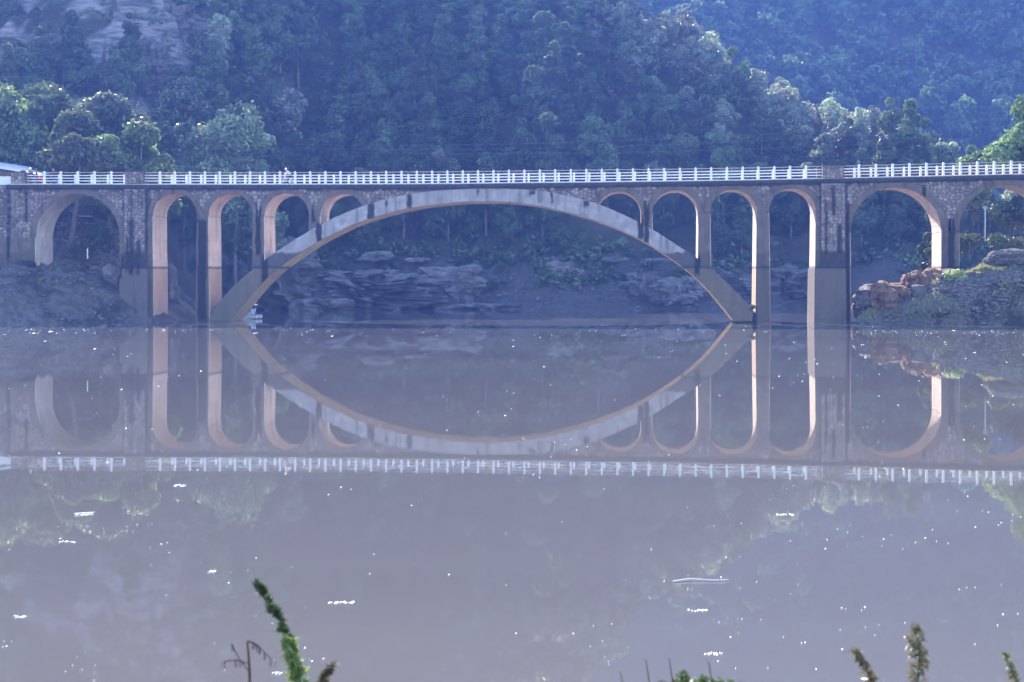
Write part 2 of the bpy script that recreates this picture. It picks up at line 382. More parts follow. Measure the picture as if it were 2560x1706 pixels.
def ribbon(name, X0, X1, y0, y1, f0, f1, mat, step=.6, parent=bridge, sm=False):
    n = max(2, int((X1 - X0) / step)); v = []; f = []
    for i in range(n + 1):
        x = X0 + (X1 - X0) * i / n
        v += [(x, y0, f0(x)), (x, y1, f0(x)), (x, y1, f1(x)), (x, y0, f1(x))]
    for i in range(n):
        a = i * 4; b = a + 4
        for k in range(4): f.append((a + k, b + k, b + (k + 1) % 4, a + (k + 1) % 4))
    f += [(0, 1, 2, 3), tuple(n * 4 + k for k in (3, 2, 1, 0))]
    return mesh_obj(name, v, f, mat, parent)
xc0 = sx(18)
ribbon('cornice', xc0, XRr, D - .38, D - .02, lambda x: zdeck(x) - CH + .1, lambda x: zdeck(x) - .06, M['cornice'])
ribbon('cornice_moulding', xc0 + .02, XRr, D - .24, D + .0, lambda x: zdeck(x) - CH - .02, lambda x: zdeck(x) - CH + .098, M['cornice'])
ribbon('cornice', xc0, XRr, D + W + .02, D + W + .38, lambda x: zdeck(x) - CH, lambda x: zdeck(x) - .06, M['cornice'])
ribbon('curb', xc0 + .03, XRr, D - .34, D + .12, lambda x: zdeck(x) - .058, lambda x: zdeck(x) + .03, M['curb'])
ribbon('curb', xc0 + .03, XRr, D + W - .12, D + W + .34, lambda x: zdeck(x) - .058, lambda x: zdeck(x) + .03, M['curb'])
ribbon('road_deck', XL, XRr, D + .0, D + W, lambda x: zdeck(x) - .5, lambda x: zdeck(x) - .065, M['road'])

# openings: (name, left px, right px) measured on the front face
lefts = [(383, 492.5), (522, 632), (661.5, 772), (801, 911)]
rights = [(1490.5, 1603), (1631, 1746), (1776, 1891.5), (1923, 2039)]
ends = [(90, 299), (2126, 2353), (2398, 2633)]
SMALL = []
for a, b in lefts + rights:
    Xc = (sx(a) + sx(b)) / 2; r = (sx(b) - sx(a)) / 2; SMALL.append((Xc, r, zdeck(Xc) - CH - .42 - r, .57))
BIG = []
for a, b in ends:
    Xc = (sx(a) + sx(b)) / 2; r = (sx(b) - sx(a)) / 2; BIG.append((Xc, r, zdeck(Xc) - CH - .52 - r, .66))
intr = [(577, 803), (618, 752), (658, 705), (706, 664), (754, 631), (791, 607), (841, 581), (880, 563), (919, 549), (975, 532.5), (1020, 522.5), (1073, 513.5), (1141, 507), (1190, 505), (1233, 504.3), (1285, 507), (1350, 515.5), (1437, 536), (1522, 564), (1589, 593), (1648, 627), (1718, 676), (1757, 711), (1780, 736), (1835, 803)]
extr = [(520, 803), (556, 746), (590, 710), (630, 676), (683, 636), (730, 604), (772, 579), (815, 554), (860, 534), (905, 516), (933, 507), (964, 498), (1000, 490), (1037, 483), (1090, 477), (1150, 473), (1240, 471.5), (1300, 473), (1350, 477), (1400, 486), (1471, 502), (1530, 524), (1561, 538), (1600, 557), (1645, 582), (1687, 610), (1743, 646), (1776, 669), (1830, 720), (1895, 790), (1907, 803)]
def curve(pts, n):
    q = [P(a, b, D) for a, b in pts]; X = np.array([v.x for v in q]); Z = np.array([v.z for v in q])
    s = np.concatenate([[0], np.cumsum(np.hypot(np.diff(X), np.diff(Z)))]); s /= s[-1]
    def cr(A, t):     # catmull-rom over arclength
        i = min(max(int(np.searchsorted(s, t)) - 1, 0), len(s) - 2); u = (t - s[i]) / (s[i + 1] - s[i])
        m0 = (A[min(i + 1, len(A) - 1)] - A[max(i - 1, 0)]) / max(1e-6, (s[min(i + 1, len(A) - 1)] - s[max(i - 1, 0)])) * (s[i + 1] - s[i])
        j = i + 1; m1 = (A[min(j + 1, len(A) - 1)] - A[max(j - 1, 0)]) / max(1e-6, (s[min(j + 1, len(A) - 1)] - s[max(j - 1, 0)])) * (s[i + 1] - s[i])
        return (2 * u**3 - 3 * u**2 + 1) * A[i] + (u**3 - 2 * u**2 + u) * m0 + (-2 * u**3 + 3 * u**2) * A[j] + (u**3 - u**2) * m1
    out = np.array([(cr(X, t), cr(Z, t)) for t in np.linspace(0, 1, n)])
    for _ in range(3): out[1:-1] = (out[:-2] + 2 * out[1:-1] + out[2:]) / 4
    return out
NA = 97
IC, EC = curve(intr, NA), curve(extr, NA)
def extX(X): return float(np.interp(X, EC[:, 0], EC[:, 1]))
def arch_band(name, inner, outer, y0, y1, mats, parent, closed_ends=True):
    """extruded band between two polylines; material 1 on the inner (soffit) side; the faces are gridded so the bevel reads"""
    n = len(inner); v = []; f = []; mi = []; b = .05
    for (a, o) in zip(inner, outer):
        dx, dz = o[0] - a[0], o[1] - a[1]; L = math.hypot(dx, dz) or 1; ux, uz = dx / L * b, dz / L * b
        v += [(a[0], y0 + b, a[1]), (a[0] + ux, y0, a[1] + uz), (o[0] - ux, y0, o[1] - uz), (o[0], y0 + b, o[1]),
              (o[0], y1 - b, o[1]), (o[0] - ux, y1, o[1] - uz), (a[0] + ux, y1, a[1] + uz), (a[0], y1 - b, a[1])]
    for i in range(n - 1):
        for k in range(8):
            f.append((i * 8 + k, i * 8 + (k + 1) % 8, (i + 1) * 8 + (k + 1) % 8, (i + 1) * 8 + k)); mi.append(1 if k == 7 else 0)
    f += [tuple(range(8))[::-1], tuple((n - 1) * 8 + k for k in range(8))]; mi += [0, 0]
    o = mesh_obj(name, v, f, mats[0], parent); o.data.materials.append(mats[1]); o.data.polygons.foreach_set('material_index', mi)
    bm = bmesh.new(); bm.from_mesh(o.data); bmesh.ops.recalc_face_normals(bm, faces=bm.faces); bm.to_mesh(o.data); bm.free()
    return o
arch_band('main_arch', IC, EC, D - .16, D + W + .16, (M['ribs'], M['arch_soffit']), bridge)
# recessed board-marked grooves along the arch soffit edge
for (Xc, r, zs, th) in SMALL + BIG:
    n = 29; a = [math.pi * (1 - i / (n - 1)) for i in range(n)]
    e = .04
    inn = [(Xc + r * math.cos(t), zs + r * math.sin(t)) for t in a]; out = [(Xc + (r + th - .004) * math.cos(t), min(zs + (r + th) * math.sin(t), zdeck(Xc) - CH - .022)) for t in a]
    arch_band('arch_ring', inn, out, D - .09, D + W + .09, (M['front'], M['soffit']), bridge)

def pier(name, xa, xb, ztop, zbot, mats, batter=.012, dy=.09, yb=.02):
    h = ztop - zbot; g = h * batter; gy = h * yb * .4
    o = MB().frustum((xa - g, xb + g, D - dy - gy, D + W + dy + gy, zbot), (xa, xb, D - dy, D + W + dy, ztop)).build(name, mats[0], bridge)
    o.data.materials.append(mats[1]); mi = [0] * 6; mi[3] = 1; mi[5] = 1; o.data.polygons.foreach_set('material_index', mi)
    b = o.modifiers.new('bevel', 'BEVEL'); b.width = .05; b.segments = 1
    return o
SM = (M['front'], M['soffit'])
zsL = [s[2] for s in SMALL]
# piers between the small arches (their tops sit where the rings spring)
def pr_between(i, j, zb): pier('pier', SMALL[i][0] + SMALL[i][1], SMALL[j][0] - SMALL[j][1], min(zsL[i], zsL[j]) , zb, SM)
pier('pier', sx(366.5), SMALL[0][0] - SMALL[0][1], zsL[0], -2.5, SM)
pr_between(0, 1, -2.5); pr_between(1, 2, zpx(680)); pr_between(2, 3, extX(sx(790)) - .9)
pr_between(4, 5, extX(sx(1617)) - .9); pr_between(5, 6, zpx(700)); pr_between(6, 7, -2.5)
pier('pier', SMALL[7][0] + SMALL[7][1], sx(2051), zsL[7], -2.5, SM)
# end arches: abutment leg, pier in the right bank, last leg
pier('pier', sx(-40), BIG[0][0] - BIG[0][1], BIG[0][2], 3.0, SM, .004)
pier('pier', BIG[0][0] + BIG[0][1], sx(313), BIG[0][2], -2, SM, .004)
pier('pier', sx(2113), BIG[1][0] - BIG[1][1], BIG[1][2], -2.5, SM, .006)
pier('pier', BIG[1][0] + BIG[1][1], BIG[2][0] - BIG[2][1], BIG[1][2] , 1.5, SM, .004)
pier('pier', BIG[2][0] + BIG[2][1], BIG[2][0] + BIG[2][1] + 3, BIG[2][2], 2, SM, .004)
# springing fill between neighbouring big rings
# spandrel walls (mortar core) between rings and deck
def zlow(X):
    z = -9.
    for (Xc, r, zs, th) in SMALL + BIG:
        q = r + th * .5; dx = abs(X - Xc)
        if dx < q: z = max(z, zs + math.sqrt(max(0, q * q - dx * dx)))
        elif dx < q + .35: z = max(z, zs - .25)
    if z < -5:
        if EC[0, 0] < X < EC[-1, 0] and sx(905) < X < sx(1500): z = extX(X) - .4
        elif X < sx(80): z = 3.5
        elif X > sx(2640): z = 3.0
        else: z = zdeck(X) - 4.0
    if sx(905) < X < sx(1500): z = min(z, extX(X) - .4) if z < -5 else max(z if abs(X - SMALL[3][0]) < 3 or abs(X - SMALL[4][0]) < 3 else -9, extX(X) - .4)
    return min(z, zdeck(X) - CH - .03)
ribbon('spandrel_wall', XL, XRr, D - .0, D + W, zlow, lambda x: zdeck(x) - CH - .021, M['mortar'], .12)
spw = [c for c in bridge.children if c.name.startswith('spandrel_wall')][0]
# buttress pillars with parapet blocks
pill = []
def zlowpillar(): pass
for (a, b, a2, b2, pa, pb) in [(313, 367, 304, 372, 317, 362), (2051, 2112, 2035, 2116, 2056, 2107)]:
    zt = zdeck(sx(a)) - CH - .023; zm = Z_TIDE
    up = MB().box(sx(a), sx(b), D - .42, D + W + .42, zm + .02, zt).build('buttress', M['mortar'], bridge)
    lo = MB().frustum((sx(a2) - .1, sx(b2) + .1, D - .78, D + W + .78, -2.6), (sx(a2), sx(b2), D - .62, D + W + .62, zm)).build('pillar_footing', M['pillar'], bridge)
    bv = lo.modifiers.new('bevel', 'BEVEL'); bv.width = .05
    zd = zdeck(sx(a)); 
    for y0 in (D - .5, D + W - .3):
        MB().box(sx(pa), sx(pb), y0, y0 + .8, zd + .032, zd + 1.22).build('parapet_block', M['mortar'], bridge)
        MB().box(sx(pa) - .06, sx(pb) + .06, y0 - .06, y0 + .86, zd + 1.222, zd + 1.34).build('parapet_cap', M['cornice'], bridge)
    pill.append((sx(a), sx(b), D - .42, zm + .02, zt)); pill.append((sx(pa), sx(pb), D - .5, zd + .04, zd + 1.2))
zd = zdeck(sx(50))
MB().box(sx(30), sx(68), D - .3, D + .25, zd + .032, zd + 1.15).build('parapet_block', M['mortar'], bridge)
pill.append((sx(30), sx(68), D - .3, zd + .04, zd + 1.12))
# side wall of the left abutment, slightly behind
MB().box(sx(-260), sx(17.5), D + .05, D + 1.2, 3.0, zdeck(-60) - .1).build('abutment_wall', M['mortar'], bridge)
pill.append((sx(-60), sx(17.5), D + .05, 4.5, zdeck(-60) - .12))

# individual rubble stones: Voronoi cells
def clip(poly, p, q):
    mx, mz = (p[0] + q[0]) / 2, (p[1] + q[1]) / 2; nx_, nz_ = q[0] - p[0], q[1] - p[1]; out = []
    dd = [(v[0] - mx) * nx_ + (v[1] - mz) * nz_ for v in poly]
    for i in range(len(poly)):
        j = (i + 1) % len(poly); a, b = dd[i], dd[j]
        if a <= 0: out.append(poly[i])
        if (a < 0 < b) or (b < 0 < a):
            t = a / (a - b); out.append((poly[i][0] + t * (poly[j][0] - poly[i][0]), poly[i][1] + t * (poly[j][1] - poly[i][1])))
    return out
def cells(x0, x1, z0, z1, size, inside, margin=0):
    nxc = max(1, int(round((x1 - x0) / size))); nzc = max(1, int(round((z1 - z0) / (size * .85)))); cx = (x1 - x0) / nxc; cz = (z1 - z0) / nzc; seeds = {}
    for i in range(nxc):
        for j in range(nzc):
            seeds[i, j] = (x0 + (i + .5 + random.uniform(-.38, .38)) * cx, z0 + (j + .5 + random.uniform(-.36, .36)) * cz)
    res = []
    for (i, j), s in seeds.items():
        if not inside(*s): continue
        poly = [(max(x0, s[0] - 2 * cx), max(z0, s[1] - 2 * cz)), (min(x1, s[0] + 2 * cx), max(z0, s[1] - 2 * cz)), (min(x1, s[0] + 2 * cx), min(z1, s[1] + 2 * cz)), (max(x0, s[0] - 2 * cx), min(z1, s[1] + 2 * cz))]
        for di in (-2, -1, 0, 1, 2):
            for dj in (-2, -1, 0, 1, 2):
                q = seeds.get((i + di, j + dj))
                if (di or dj) and q and poly: poly = clip(poly, s, q)
        if len(poly) < 3: continue
        gx_ = sum(v[0] for v in poly) / len(poly); gz_ = sum(v[1] for v in poly) / len(poly)
        A = abs(sum(poly[k][0] * poly[(k + 1) % len(poly)][1] - poly[(k + 1) % len(poly)][0] * poly[k][1] for k in range(len(poly)))) / 2
        if A > .015: res.append((A, gx_, gz_, poly))
    return res
def stone_mesh(gx_, gz_, poly, y, proud):
    n = len(poly); v = []; f = []
    L = sum(math.hypot(a - gx_, b - gz_) for a, b in poly) / n; k1 = 1 - .028 / L; k2 = max(.3, 1 - .085 / L)
    for (s_, yy) in ((k1, y + .02), (k1, y - proud * .55), (k2, y - proud)):
        for a, b in poly: v.append((gx_ + (a - gx_) * s_ + random.uniform(-.006, .006), yy + (random.uniform(-.012, .012) if yy < y else 0), gz_ + (b - gz_) * s_ + random.uniform(-.006, .006)))
    for r_ in (0, 1):
        for k in range(n): f.append((r_ * n + k, r_ * n + (k + 1) % n, (r_ + 1) * n + (k + 1) % n, (r_ + 1) * n + k))
    f.append(tuple(2 * n + k for k in range(n)))
    return v, f
def in_spandrel(X, Z):
    if Z > zdeck(X) - CH - .1: return False
    for (a, b, yf, z0, z1) in pill[::2][:2]:
        if a - .15 < X < b + .15: return False
    for (Xc, r, zs, th) in SMALL + BIG:
        if math.hypot(X - Xc, Z - zs) < r + th - .12: return False
        if abs(X - Xc) < r + th - .1 and Z < zs: return False
    if sx(905) < X < sx(1500) and Z < extX(X) - .05: return False
    if sx(366) < X < sx(2051) and Z < zdeck(X) - 3.2: return False
    if X < sx(20): return False
    if X < sx(80): return Z > 4.0
    if X > sx(2112) and Z < zdeck(X) - 4.2: return False
    return True
ST = []
for c_ in cells(XL + 6, sx(2640), 3.6, zdeck(20) + .3, .40, in_spandrel):
    if c_[2] + .12 < zdeck(c_[1]) - CH: ST.append((c_, D, .055))
for (a, b, yf, z0, z1) in pill:
    for c_ in cells(a + .02, b - .02, z0, z1, .37, lambda X, Z: True): ST.append((c_, yf, .05))
def vis(c_):
    q = to_px((c_[0][1], D, c_[0][2])); return q and -20 < q[0] < 2580
ST = [s_ for s_ in ST if vis(s_)]
ST.sort(key=lambda s_: -s_[0][0])
big, rest = ST[:300], ST[300:]
for (c_, y, pr_) in big:
    v, f = stone_mesh(c_[1], c_[2], c_[3], y, pr_); mesh_obj('stone', v, f, M['stone'], spw)
mb = MB()
for (c_, y, pr_) in rest: mb.add(*stone_mesh(c_[1], c_[2], c_[3], y, pr_))
tag(mb.build('rubble_stones', M['stone'], bridge), kind='stuff')

# railings
def railing(rowY, segs, shade):
    rl = empty('railing', (0, 0, 0)); rl.parent = bridge
    post = None
    for (p0, p1, pa, pb, nseg) in segs:
        Xa, Xb = XP(pa, rowY), XP(pb, rowY)
        for i in range(nseg + 1):
            X = Xa + (Xb - Xa) * i / nseg
            if post is None:
                m = MB(); m.frustum((-.105, .105, -.1, .1, 0), (-.095, .095, -.09, .09, 1.17)); m.frustum((-.095, .095, -.09, .09, 1.17), (-.05, .05, -.05, .05, 1.23))
                post = m.build('post', M['white'], rl); o = post
            else: o = post.copy(); COL.objects.link(o); o.parent = rl
            o.location = (X, rowY, zdeck(X) + .03); o.rotation_euler[1] = R(random.uniform(-.6, .6))
        Xs_, Xe = XP(p0, rowY), XP(p1, rowY); n = max(2, int((Xe - Xs_) / 3))
        for h, mt, rr in ((1.10, 'rust', .035), (.83, 'white', .04), (.56, 'white', .04), (.29, 'rust' if p0 > 1500 else 'white', .035)):
            pts = [(x, rowY, zdeck(x) + .03 + h + random.uniform(-.012, .012)) for x in np.linspace(Xs_, Xe, n)]
            MB().tube(pts, rr, 5).build('rail', M[mt], rl)
railing(D - .12, [(68, 317, 110.6, 278.3, 4), (362, 2056, 400, 2015, 42), (2107, 2760, 2147.8, 2528, 9)], 0)
railing(D + W + .12, [(60, 325, 148, 311, 4), (365, 2052, 393.5, 2010, 43), (2104, 2740, 2136.6, 2550, 10)], 1)

# ------------------------------------------------------------------ vegetation
def leaf_cloud(cent, rad, n, leaf, rs, up=.25, inner=.7, elong=1.8):
    """n quads scattered over the shells of lobes; returns verts, faces"""
    vol = rad ** 2; k = rs.choice(len(cent), n, p=vol / vol.sum())
    dr = rs.normal(size=(n, 3)); dr[:, 2] += up; dr /= np.linalg.norm(dr, axis=1)[:, None]
    rr = rad[k] * (inner + (1.08 - inner) * rs.random(n) ** .6 + .16 * np.abs(rs.normal(size=n)) * (rs.random(n) < .35))
    c = cent[k] + dr * rr[:, None] * np.array([1, 1, .82])
    nr = dr + rs.normal(size=(n, 3)) * .75; nr /= np.linalg.norm(nr, axis=1)[:, None]
    t = rs.normal(size=(n, 3)); u = np.cross(nr, t); u /= np.linalg.norm(u, axis=1)[:, None]; v = np.cross(nr, u)
    s = leaf * (.55 + .9 * rs.random(n))[:, None]
    e = elong
    V = np.stack([c - u * s * e * .5, c - v * s * .45 + u * s * .1, c + u * s * e * .5, c + v * s * .45 - u * s * .1], 1).reshape(-1, 3)
    return V, np.arange(4 * n).reshape(n, 4)
def lobes(kind, H, Wd, rs, n=None):
    n = n or rs.integers(20, 30); h = np.sort(rs.random(n)) ; ang = rs.random(n) * 6.283 + np.arange(n) * 2.4
    if kind == 'cone':
        rad = Wd * (.22 - .13 * h) * (.7 + .6 * rs.random(n)); rr = Wd * .5 * (1 - h) ** .75 * (.45 + .5 * rs.random(n)); zb = .18
    elif kind == 'umbrella':
        rad = Wd * (.10 + .08 * rs.random(n)); rr = Wd * .42 * np.sqrt(rs.random(n)); zb = .5; h = .15 + .7 * (1 - (rr / (Wd * .42)) ** 2) * (.5 + .5 * rs.random(n))
    else:
        rad = Wd * (.09 + .13 * rs.random(n) ** 1.5); rr = Wd * .40 * np.sqrt(np.clip(1 - (2 * h - .85) ** 2, .05, 1)) * (.35 + .85 * rs.random(n)); zb = .2
    z = H * (zb + (1 - zb) * h * .93) - rad * .35
    return np.stack([rr * np.cos(ang), rr * np.sin(ang), z], 1), rad
def trunk_mb(H, r, rs, cent=None, bend=.3):
    m = MB(); top = H * .82; bx, by = rs.normal() * bend, rs.normal() * bend
    pts = [(bx * (k / 5) ** 2 * 2, by * (k / 5) ** 2 * 2, -.6 + (top + .6) * k / 5) for k in range(6)]
    m.tube(pts, [r * (1.25, 1, .82, .62, .4, .15)[k] for k in range(6)], 7)
    if cent is not None:
        for c in cent[::2][:7]:
            zz = max(.2 * H, c[2] - .25 * H * rs.random() - .4); k = min(4.99, zz / top * 5); b = (bx * (k / 5) ** 2 * 2, by * (k / 5) ** 2 * 2, zz)
            mid = ((b[0] + c[0]) / 2, (b[1] + c[1]) / 2, (zz + c[2]) / 2 - .1)
            m.tube([b, mid, tuple(c)], [r * .35, r * .24, r * .08], 5)
    return m
def make_tree(name, kind, H, Wd, nleaf, leaf, mat, seed, tr=.2, nl=None):
    rs = np.random.default_rng(seed); root = empty(name)
    cent, rad = lobes(kind, H, Wd, rs, nl)
    V, Fc = leaf_cloud(cent, rad, nleaf, leaf, rs)
    C_ = V.reshape(-1, 4, 3).mean(1); f_ = 9.0 / Wd * 1.5; ph = rs.random(4) * 6.3
    kp = np.sin(C_[:, 0] * f_ + ph[0] + np.sin(C_[:, 2] * f_)) * np.cos(C_[:, 1] * f_ + ph[1]) + .8 * np.sin(C_[:, 2] * f_ * 1.3 + ph[2]) + .5 * rs.random(len(C_)) > -.7
    V = V.reshape(-1, 4, 3)[kp].reshape(-1, 3); Fc = np.arange(len(V)).reshape(-1, 4)
    trunk_mb(H, tr, rs, cent).build('trunk', M['bark'], root, True)
    np_mesh('crown', V, Fc, M[mat], root)
    return root

protos = []
for k, (kind, H, Wd, mt) in enumerate([('round', 9.5, 6.4, 'needles'), ('cone', 10.5, 5.6, 'needles'), ('cone', 11.5, 6.0, 'needles'), ('round', 8.5, 7.0, 'needles'), ('cone', 12.5, 5.4, 'needles'),
                                       ('round', 9.0, 6.6, 'needles_sunlit_tint'), ('round', 11.0, 6.6, 'needles'), ('round', 8.0, 5.2, 'bare')]):
    protos.append(make_tree('pine_tree', kind, H, Wd, 6500 if k == 5 else 11000, .21, mt, 100 + k, .17))
def low(kind, H, Wd, seed, n=900, leaf=.6):
    rs = np.random.default_rng(seed); c, r_ = lobes(kind, H, Wd, rs, 15); return leaf_cloud(c, r_, n, leaf, rs, elong=1.4)
lows = [low('round', 9.5, 7.6, 1), low('round', 10.5, 7, 2), low('cone', 12, 6.4, 3), low('round', 8.5, 8, 4)]

spots = []
sp = 5.0
for gx_ in np.arange(-150, 130, sp):
    for gy_ in np.arange(183, 345, sp):
        x = gx_ + random.uniform(-.42, .42) * sp; y = gy_ + random.uniform(-.42, .42) * sp; spots.append((x, y, 0))
for gx_ in np.arange(-70, 200, 6.6):
    for gy_ in np.arange(346, 575, 6.6):
        x = gx_ + random.uniform(-.42, .42) * 6.6; y = gy_ + random.uniform(-.42, .42) * 6.6; spots.append((x, y, 1))
ar = np.array([(a, b) for a, b, c in spots]); hz = height(ar[:, 0], ar[:, 1])
hzb = height(ar[:, 0], ar[:, 1] - 2)
ok = []
for (x, y, zone), z, zb_ in zip(spots, hz, hzb):
    if z < 6.6 or (z - zb_) / 2 > 1.25 and zone == 0 and x < -50: continue
    if x < -44 and y < 196: continue
    q = to_px((x, y, z + 8))
    if not q or q[0] < -90 or q[0] > 2650 or q[1] < -420: continue
    qb = to_px((x, y, z + 10))
    # hidden behind the nose of the near hill?
    hid = False
    for s_ in (.72, .8, .88, .94):
        yy = y * s_; xx = x * s_; zl = CZ + (z + 11 - CZ) * s_
        if yy > 200 and H1(xx, yy) > zl: hid = True; break
    if hid: continue
    onface = 5 < q[1]
    cliffy = -93 < x < -62 and 212 < y < 238
    if cliffy and random.random() < .9: continue
    # crest test: trees on the right-hand nose get needles with sunlight painted in
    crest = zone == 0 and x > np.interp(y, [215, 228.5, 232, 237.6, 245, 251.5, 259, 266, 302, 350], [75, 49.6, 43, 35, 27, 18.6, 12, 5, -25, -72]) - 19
    ok.append((q[2], x, y, z, zone, onface, crest))
ok.sort(key=lambda a: (not a[5], not a[6], a[0]))
indiv, restt = ok[:288], ok[288:]
def tree_label(q, z, zone, crest, kind):
    px, py = q[0], q[1]
    row = 'low down' if py > 320 else 'halfway up' if py > 160 else 'high up'
    col = 'left stone pillar' if px < 440 else 'cyclist' if px < 760 else 'left arch haunch' if px < 1040 else 'arch crown' if px < 1420 else 'right arch haunch' if px < 1700 else 'small right arches' if px < 2020 else 'right stone pillar' if px < 2200 else 'large right arch'
    sh = 'pointed' if kind in (1, 2, 4) else 'bare' if kind == 7 else 'pale rounded' if kind == 5 else 'rounded'
    if crest: lab = f'{sh} tree on the sunlit ridge {row} over the {col}'
    elif zone == 1: lab = f'{sh} hazy tree on the far blue hill {row} over the {col}'
    elif py > 440: lab = f'{sh} tree above the far shore under the deck by the {col}'
    else: lab = f'{sh} shaded tree {row} on the slope over the {col}'
    return lab, lab.replace(' tree ', ' trees ', 1)
used = set()
for (t_, x, y, z, zone, onf, crest) in indiv:
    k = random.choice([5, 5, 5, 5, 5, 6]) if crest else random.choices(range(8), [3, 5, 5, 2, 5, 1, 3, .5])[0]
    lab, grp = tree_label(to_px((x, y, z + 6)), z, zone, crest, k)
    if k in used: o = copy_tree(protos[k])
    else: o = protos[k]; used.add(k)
    s_ = random.uniform(.72, 1.22); 
    if z < 9: s_ *= .7
    if crest: s_ *= .72 if x > 25 else .85
    o.location = (x, y, z - .3); o.rotation_euler[2] = random.uniform(0, 6.28); o.scale = (s_ * random.uniform(.9, 1.1), s_ * random.uniform(.9, 1.1), s_ * random.uniform(.9, 1.15))
    tag(o, lab, 'tree', grp)
for k in range(8):
    if k not in used:
        for c in list(protos[k].children): bpy.data.objects.remove(c)
        bpy.data.objects.remove(protos[k])
VS, FS, n0 = {0: [], 1: []}, {0: [], 1: []}, [0, 0]
for (t_, x, y, z, zone, onf, crest) in restt:
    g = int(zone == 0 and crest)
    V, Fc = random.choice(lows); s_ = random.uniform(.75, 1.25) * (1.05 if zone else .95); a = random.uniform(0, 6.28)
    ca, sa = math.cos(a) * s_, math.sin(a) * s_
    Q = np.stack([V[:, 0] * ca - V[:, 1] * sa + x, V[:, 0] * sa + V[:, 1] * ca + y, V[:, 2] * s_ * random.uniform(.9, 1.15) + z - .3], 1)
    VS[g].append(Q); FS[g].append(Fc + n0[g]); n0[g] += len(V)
for g in (0, 1): tag(np_mesh('forest', np.concatenate(VS[g]), np.concatenate(FS[g]), M['needles_sunlit_tint' if g else 'needles'], None), 'distant hazy forest covering the upper slopes and far hill', kind='stuff')

# low undergrowth on the hillside so the soil does not read bare
m = 2600; ux = rng.uniform(-120, 90, m); uy = rng.uniform(200, 300, m); uz = height(ux, uy); sel = uz > 6.2
c = np.stack([ux, uy, uz + .3], 1)[sel]; V, Fc = leaf_cloud(c, rng.uniform(.8, 1.7, len(c)), 42000, .5, rng, .4, .4)
tag(np_mesh('undergrowth', V, Fc, M['shrub'], None), 'low scrub between the hillside pines', kind='stuff')

# trees measured one by one: (x0,x1,ytop, px base y, Y, kind, mat, label, leaf)
def placed_tree(x0, x1, yt, Y, kind, mat, label, cat='tree', leaf=.3, n=9000, group=None, zbase=None, trunk=.25, nl=None, name='pine_tree', seed=None, base_px=None, deep=1.0):
    xm = (x0 + x1) / 2; a = P(xm, yt, Y); Wd = (P(x1, 0, Y) - P(x0, 0, Y)).length * 1.0
    zb = H1(a.x, Y) if zbase is None else zbase
    Hh = a.z - zb
    o = make_tree(name, kind, Hh, Wd, n, leaf, mat, seed or random.randint(1, 9999), trunk, nl)
    o.location = (a.x, Y, zb); tag(o, label, cat, group); o.scale = (1, deep, 1)
    return o
placed_tree(-110, 135, 212, 172, 'round', 'needles_near', 'leftmost green pine above the white roof at the picture edge', n=15000, nl=36)
placed_tree(10, 240, 196, 178, 'round', 'needles_near', 'tall green pine with a broad flat top left of the bridge end', n=15000, nl=36)
placed_tree(95, 280, 275, 166, 'round', 'needles_near', 'dark green pine in the middle of the left clump behind the railing', n=15000, nl=34)
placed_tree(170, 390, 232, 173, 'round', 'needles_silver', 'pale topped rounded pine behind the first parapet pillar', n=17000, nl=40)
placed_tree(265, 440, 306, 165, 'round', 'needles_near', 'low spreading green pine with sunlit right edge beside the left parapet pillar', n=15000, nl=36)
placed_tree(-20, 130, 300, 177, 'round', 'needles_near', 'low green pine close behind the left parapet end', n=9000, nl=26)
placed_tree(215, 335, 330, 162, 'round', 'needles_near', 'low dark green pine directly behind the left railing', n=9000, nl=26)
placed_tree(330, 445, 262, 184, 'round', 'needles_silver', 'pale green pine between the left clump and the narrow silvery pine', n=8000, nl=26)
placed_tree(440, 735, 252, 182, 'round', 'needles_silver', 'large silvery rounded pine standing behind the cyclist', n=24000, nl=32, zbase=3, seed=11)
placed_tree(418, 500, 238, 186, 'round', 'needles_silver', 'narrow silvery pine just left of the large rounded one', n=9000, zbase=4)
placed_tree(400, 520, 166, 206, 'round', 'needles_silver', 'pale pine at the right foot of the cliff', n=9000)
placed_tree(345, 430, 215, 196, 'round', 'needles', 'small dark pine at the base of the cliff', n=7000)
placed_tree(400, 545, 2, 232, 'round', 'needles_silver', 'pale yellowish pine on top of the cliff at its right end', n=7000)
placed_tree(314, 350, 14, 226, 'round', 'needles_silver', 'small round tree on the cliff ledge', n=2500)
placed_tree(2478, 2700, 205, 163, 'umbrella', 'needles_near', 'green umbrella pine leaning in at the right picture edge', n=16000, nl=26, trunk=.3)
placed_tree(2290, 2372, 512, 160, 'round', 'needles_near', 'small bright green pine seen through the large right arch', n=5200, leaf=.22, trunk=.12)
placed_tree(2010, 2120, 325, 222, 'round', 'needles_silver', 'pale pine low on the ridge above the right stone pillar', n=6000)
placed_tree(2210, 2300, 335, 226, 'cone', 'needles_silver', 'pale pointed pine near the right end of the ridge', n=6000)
placed_tree(2310, 2420, 350, 228, 'round', 'needles_silver', 'last pale rounded pine at the right end of the ridge', n=6000)

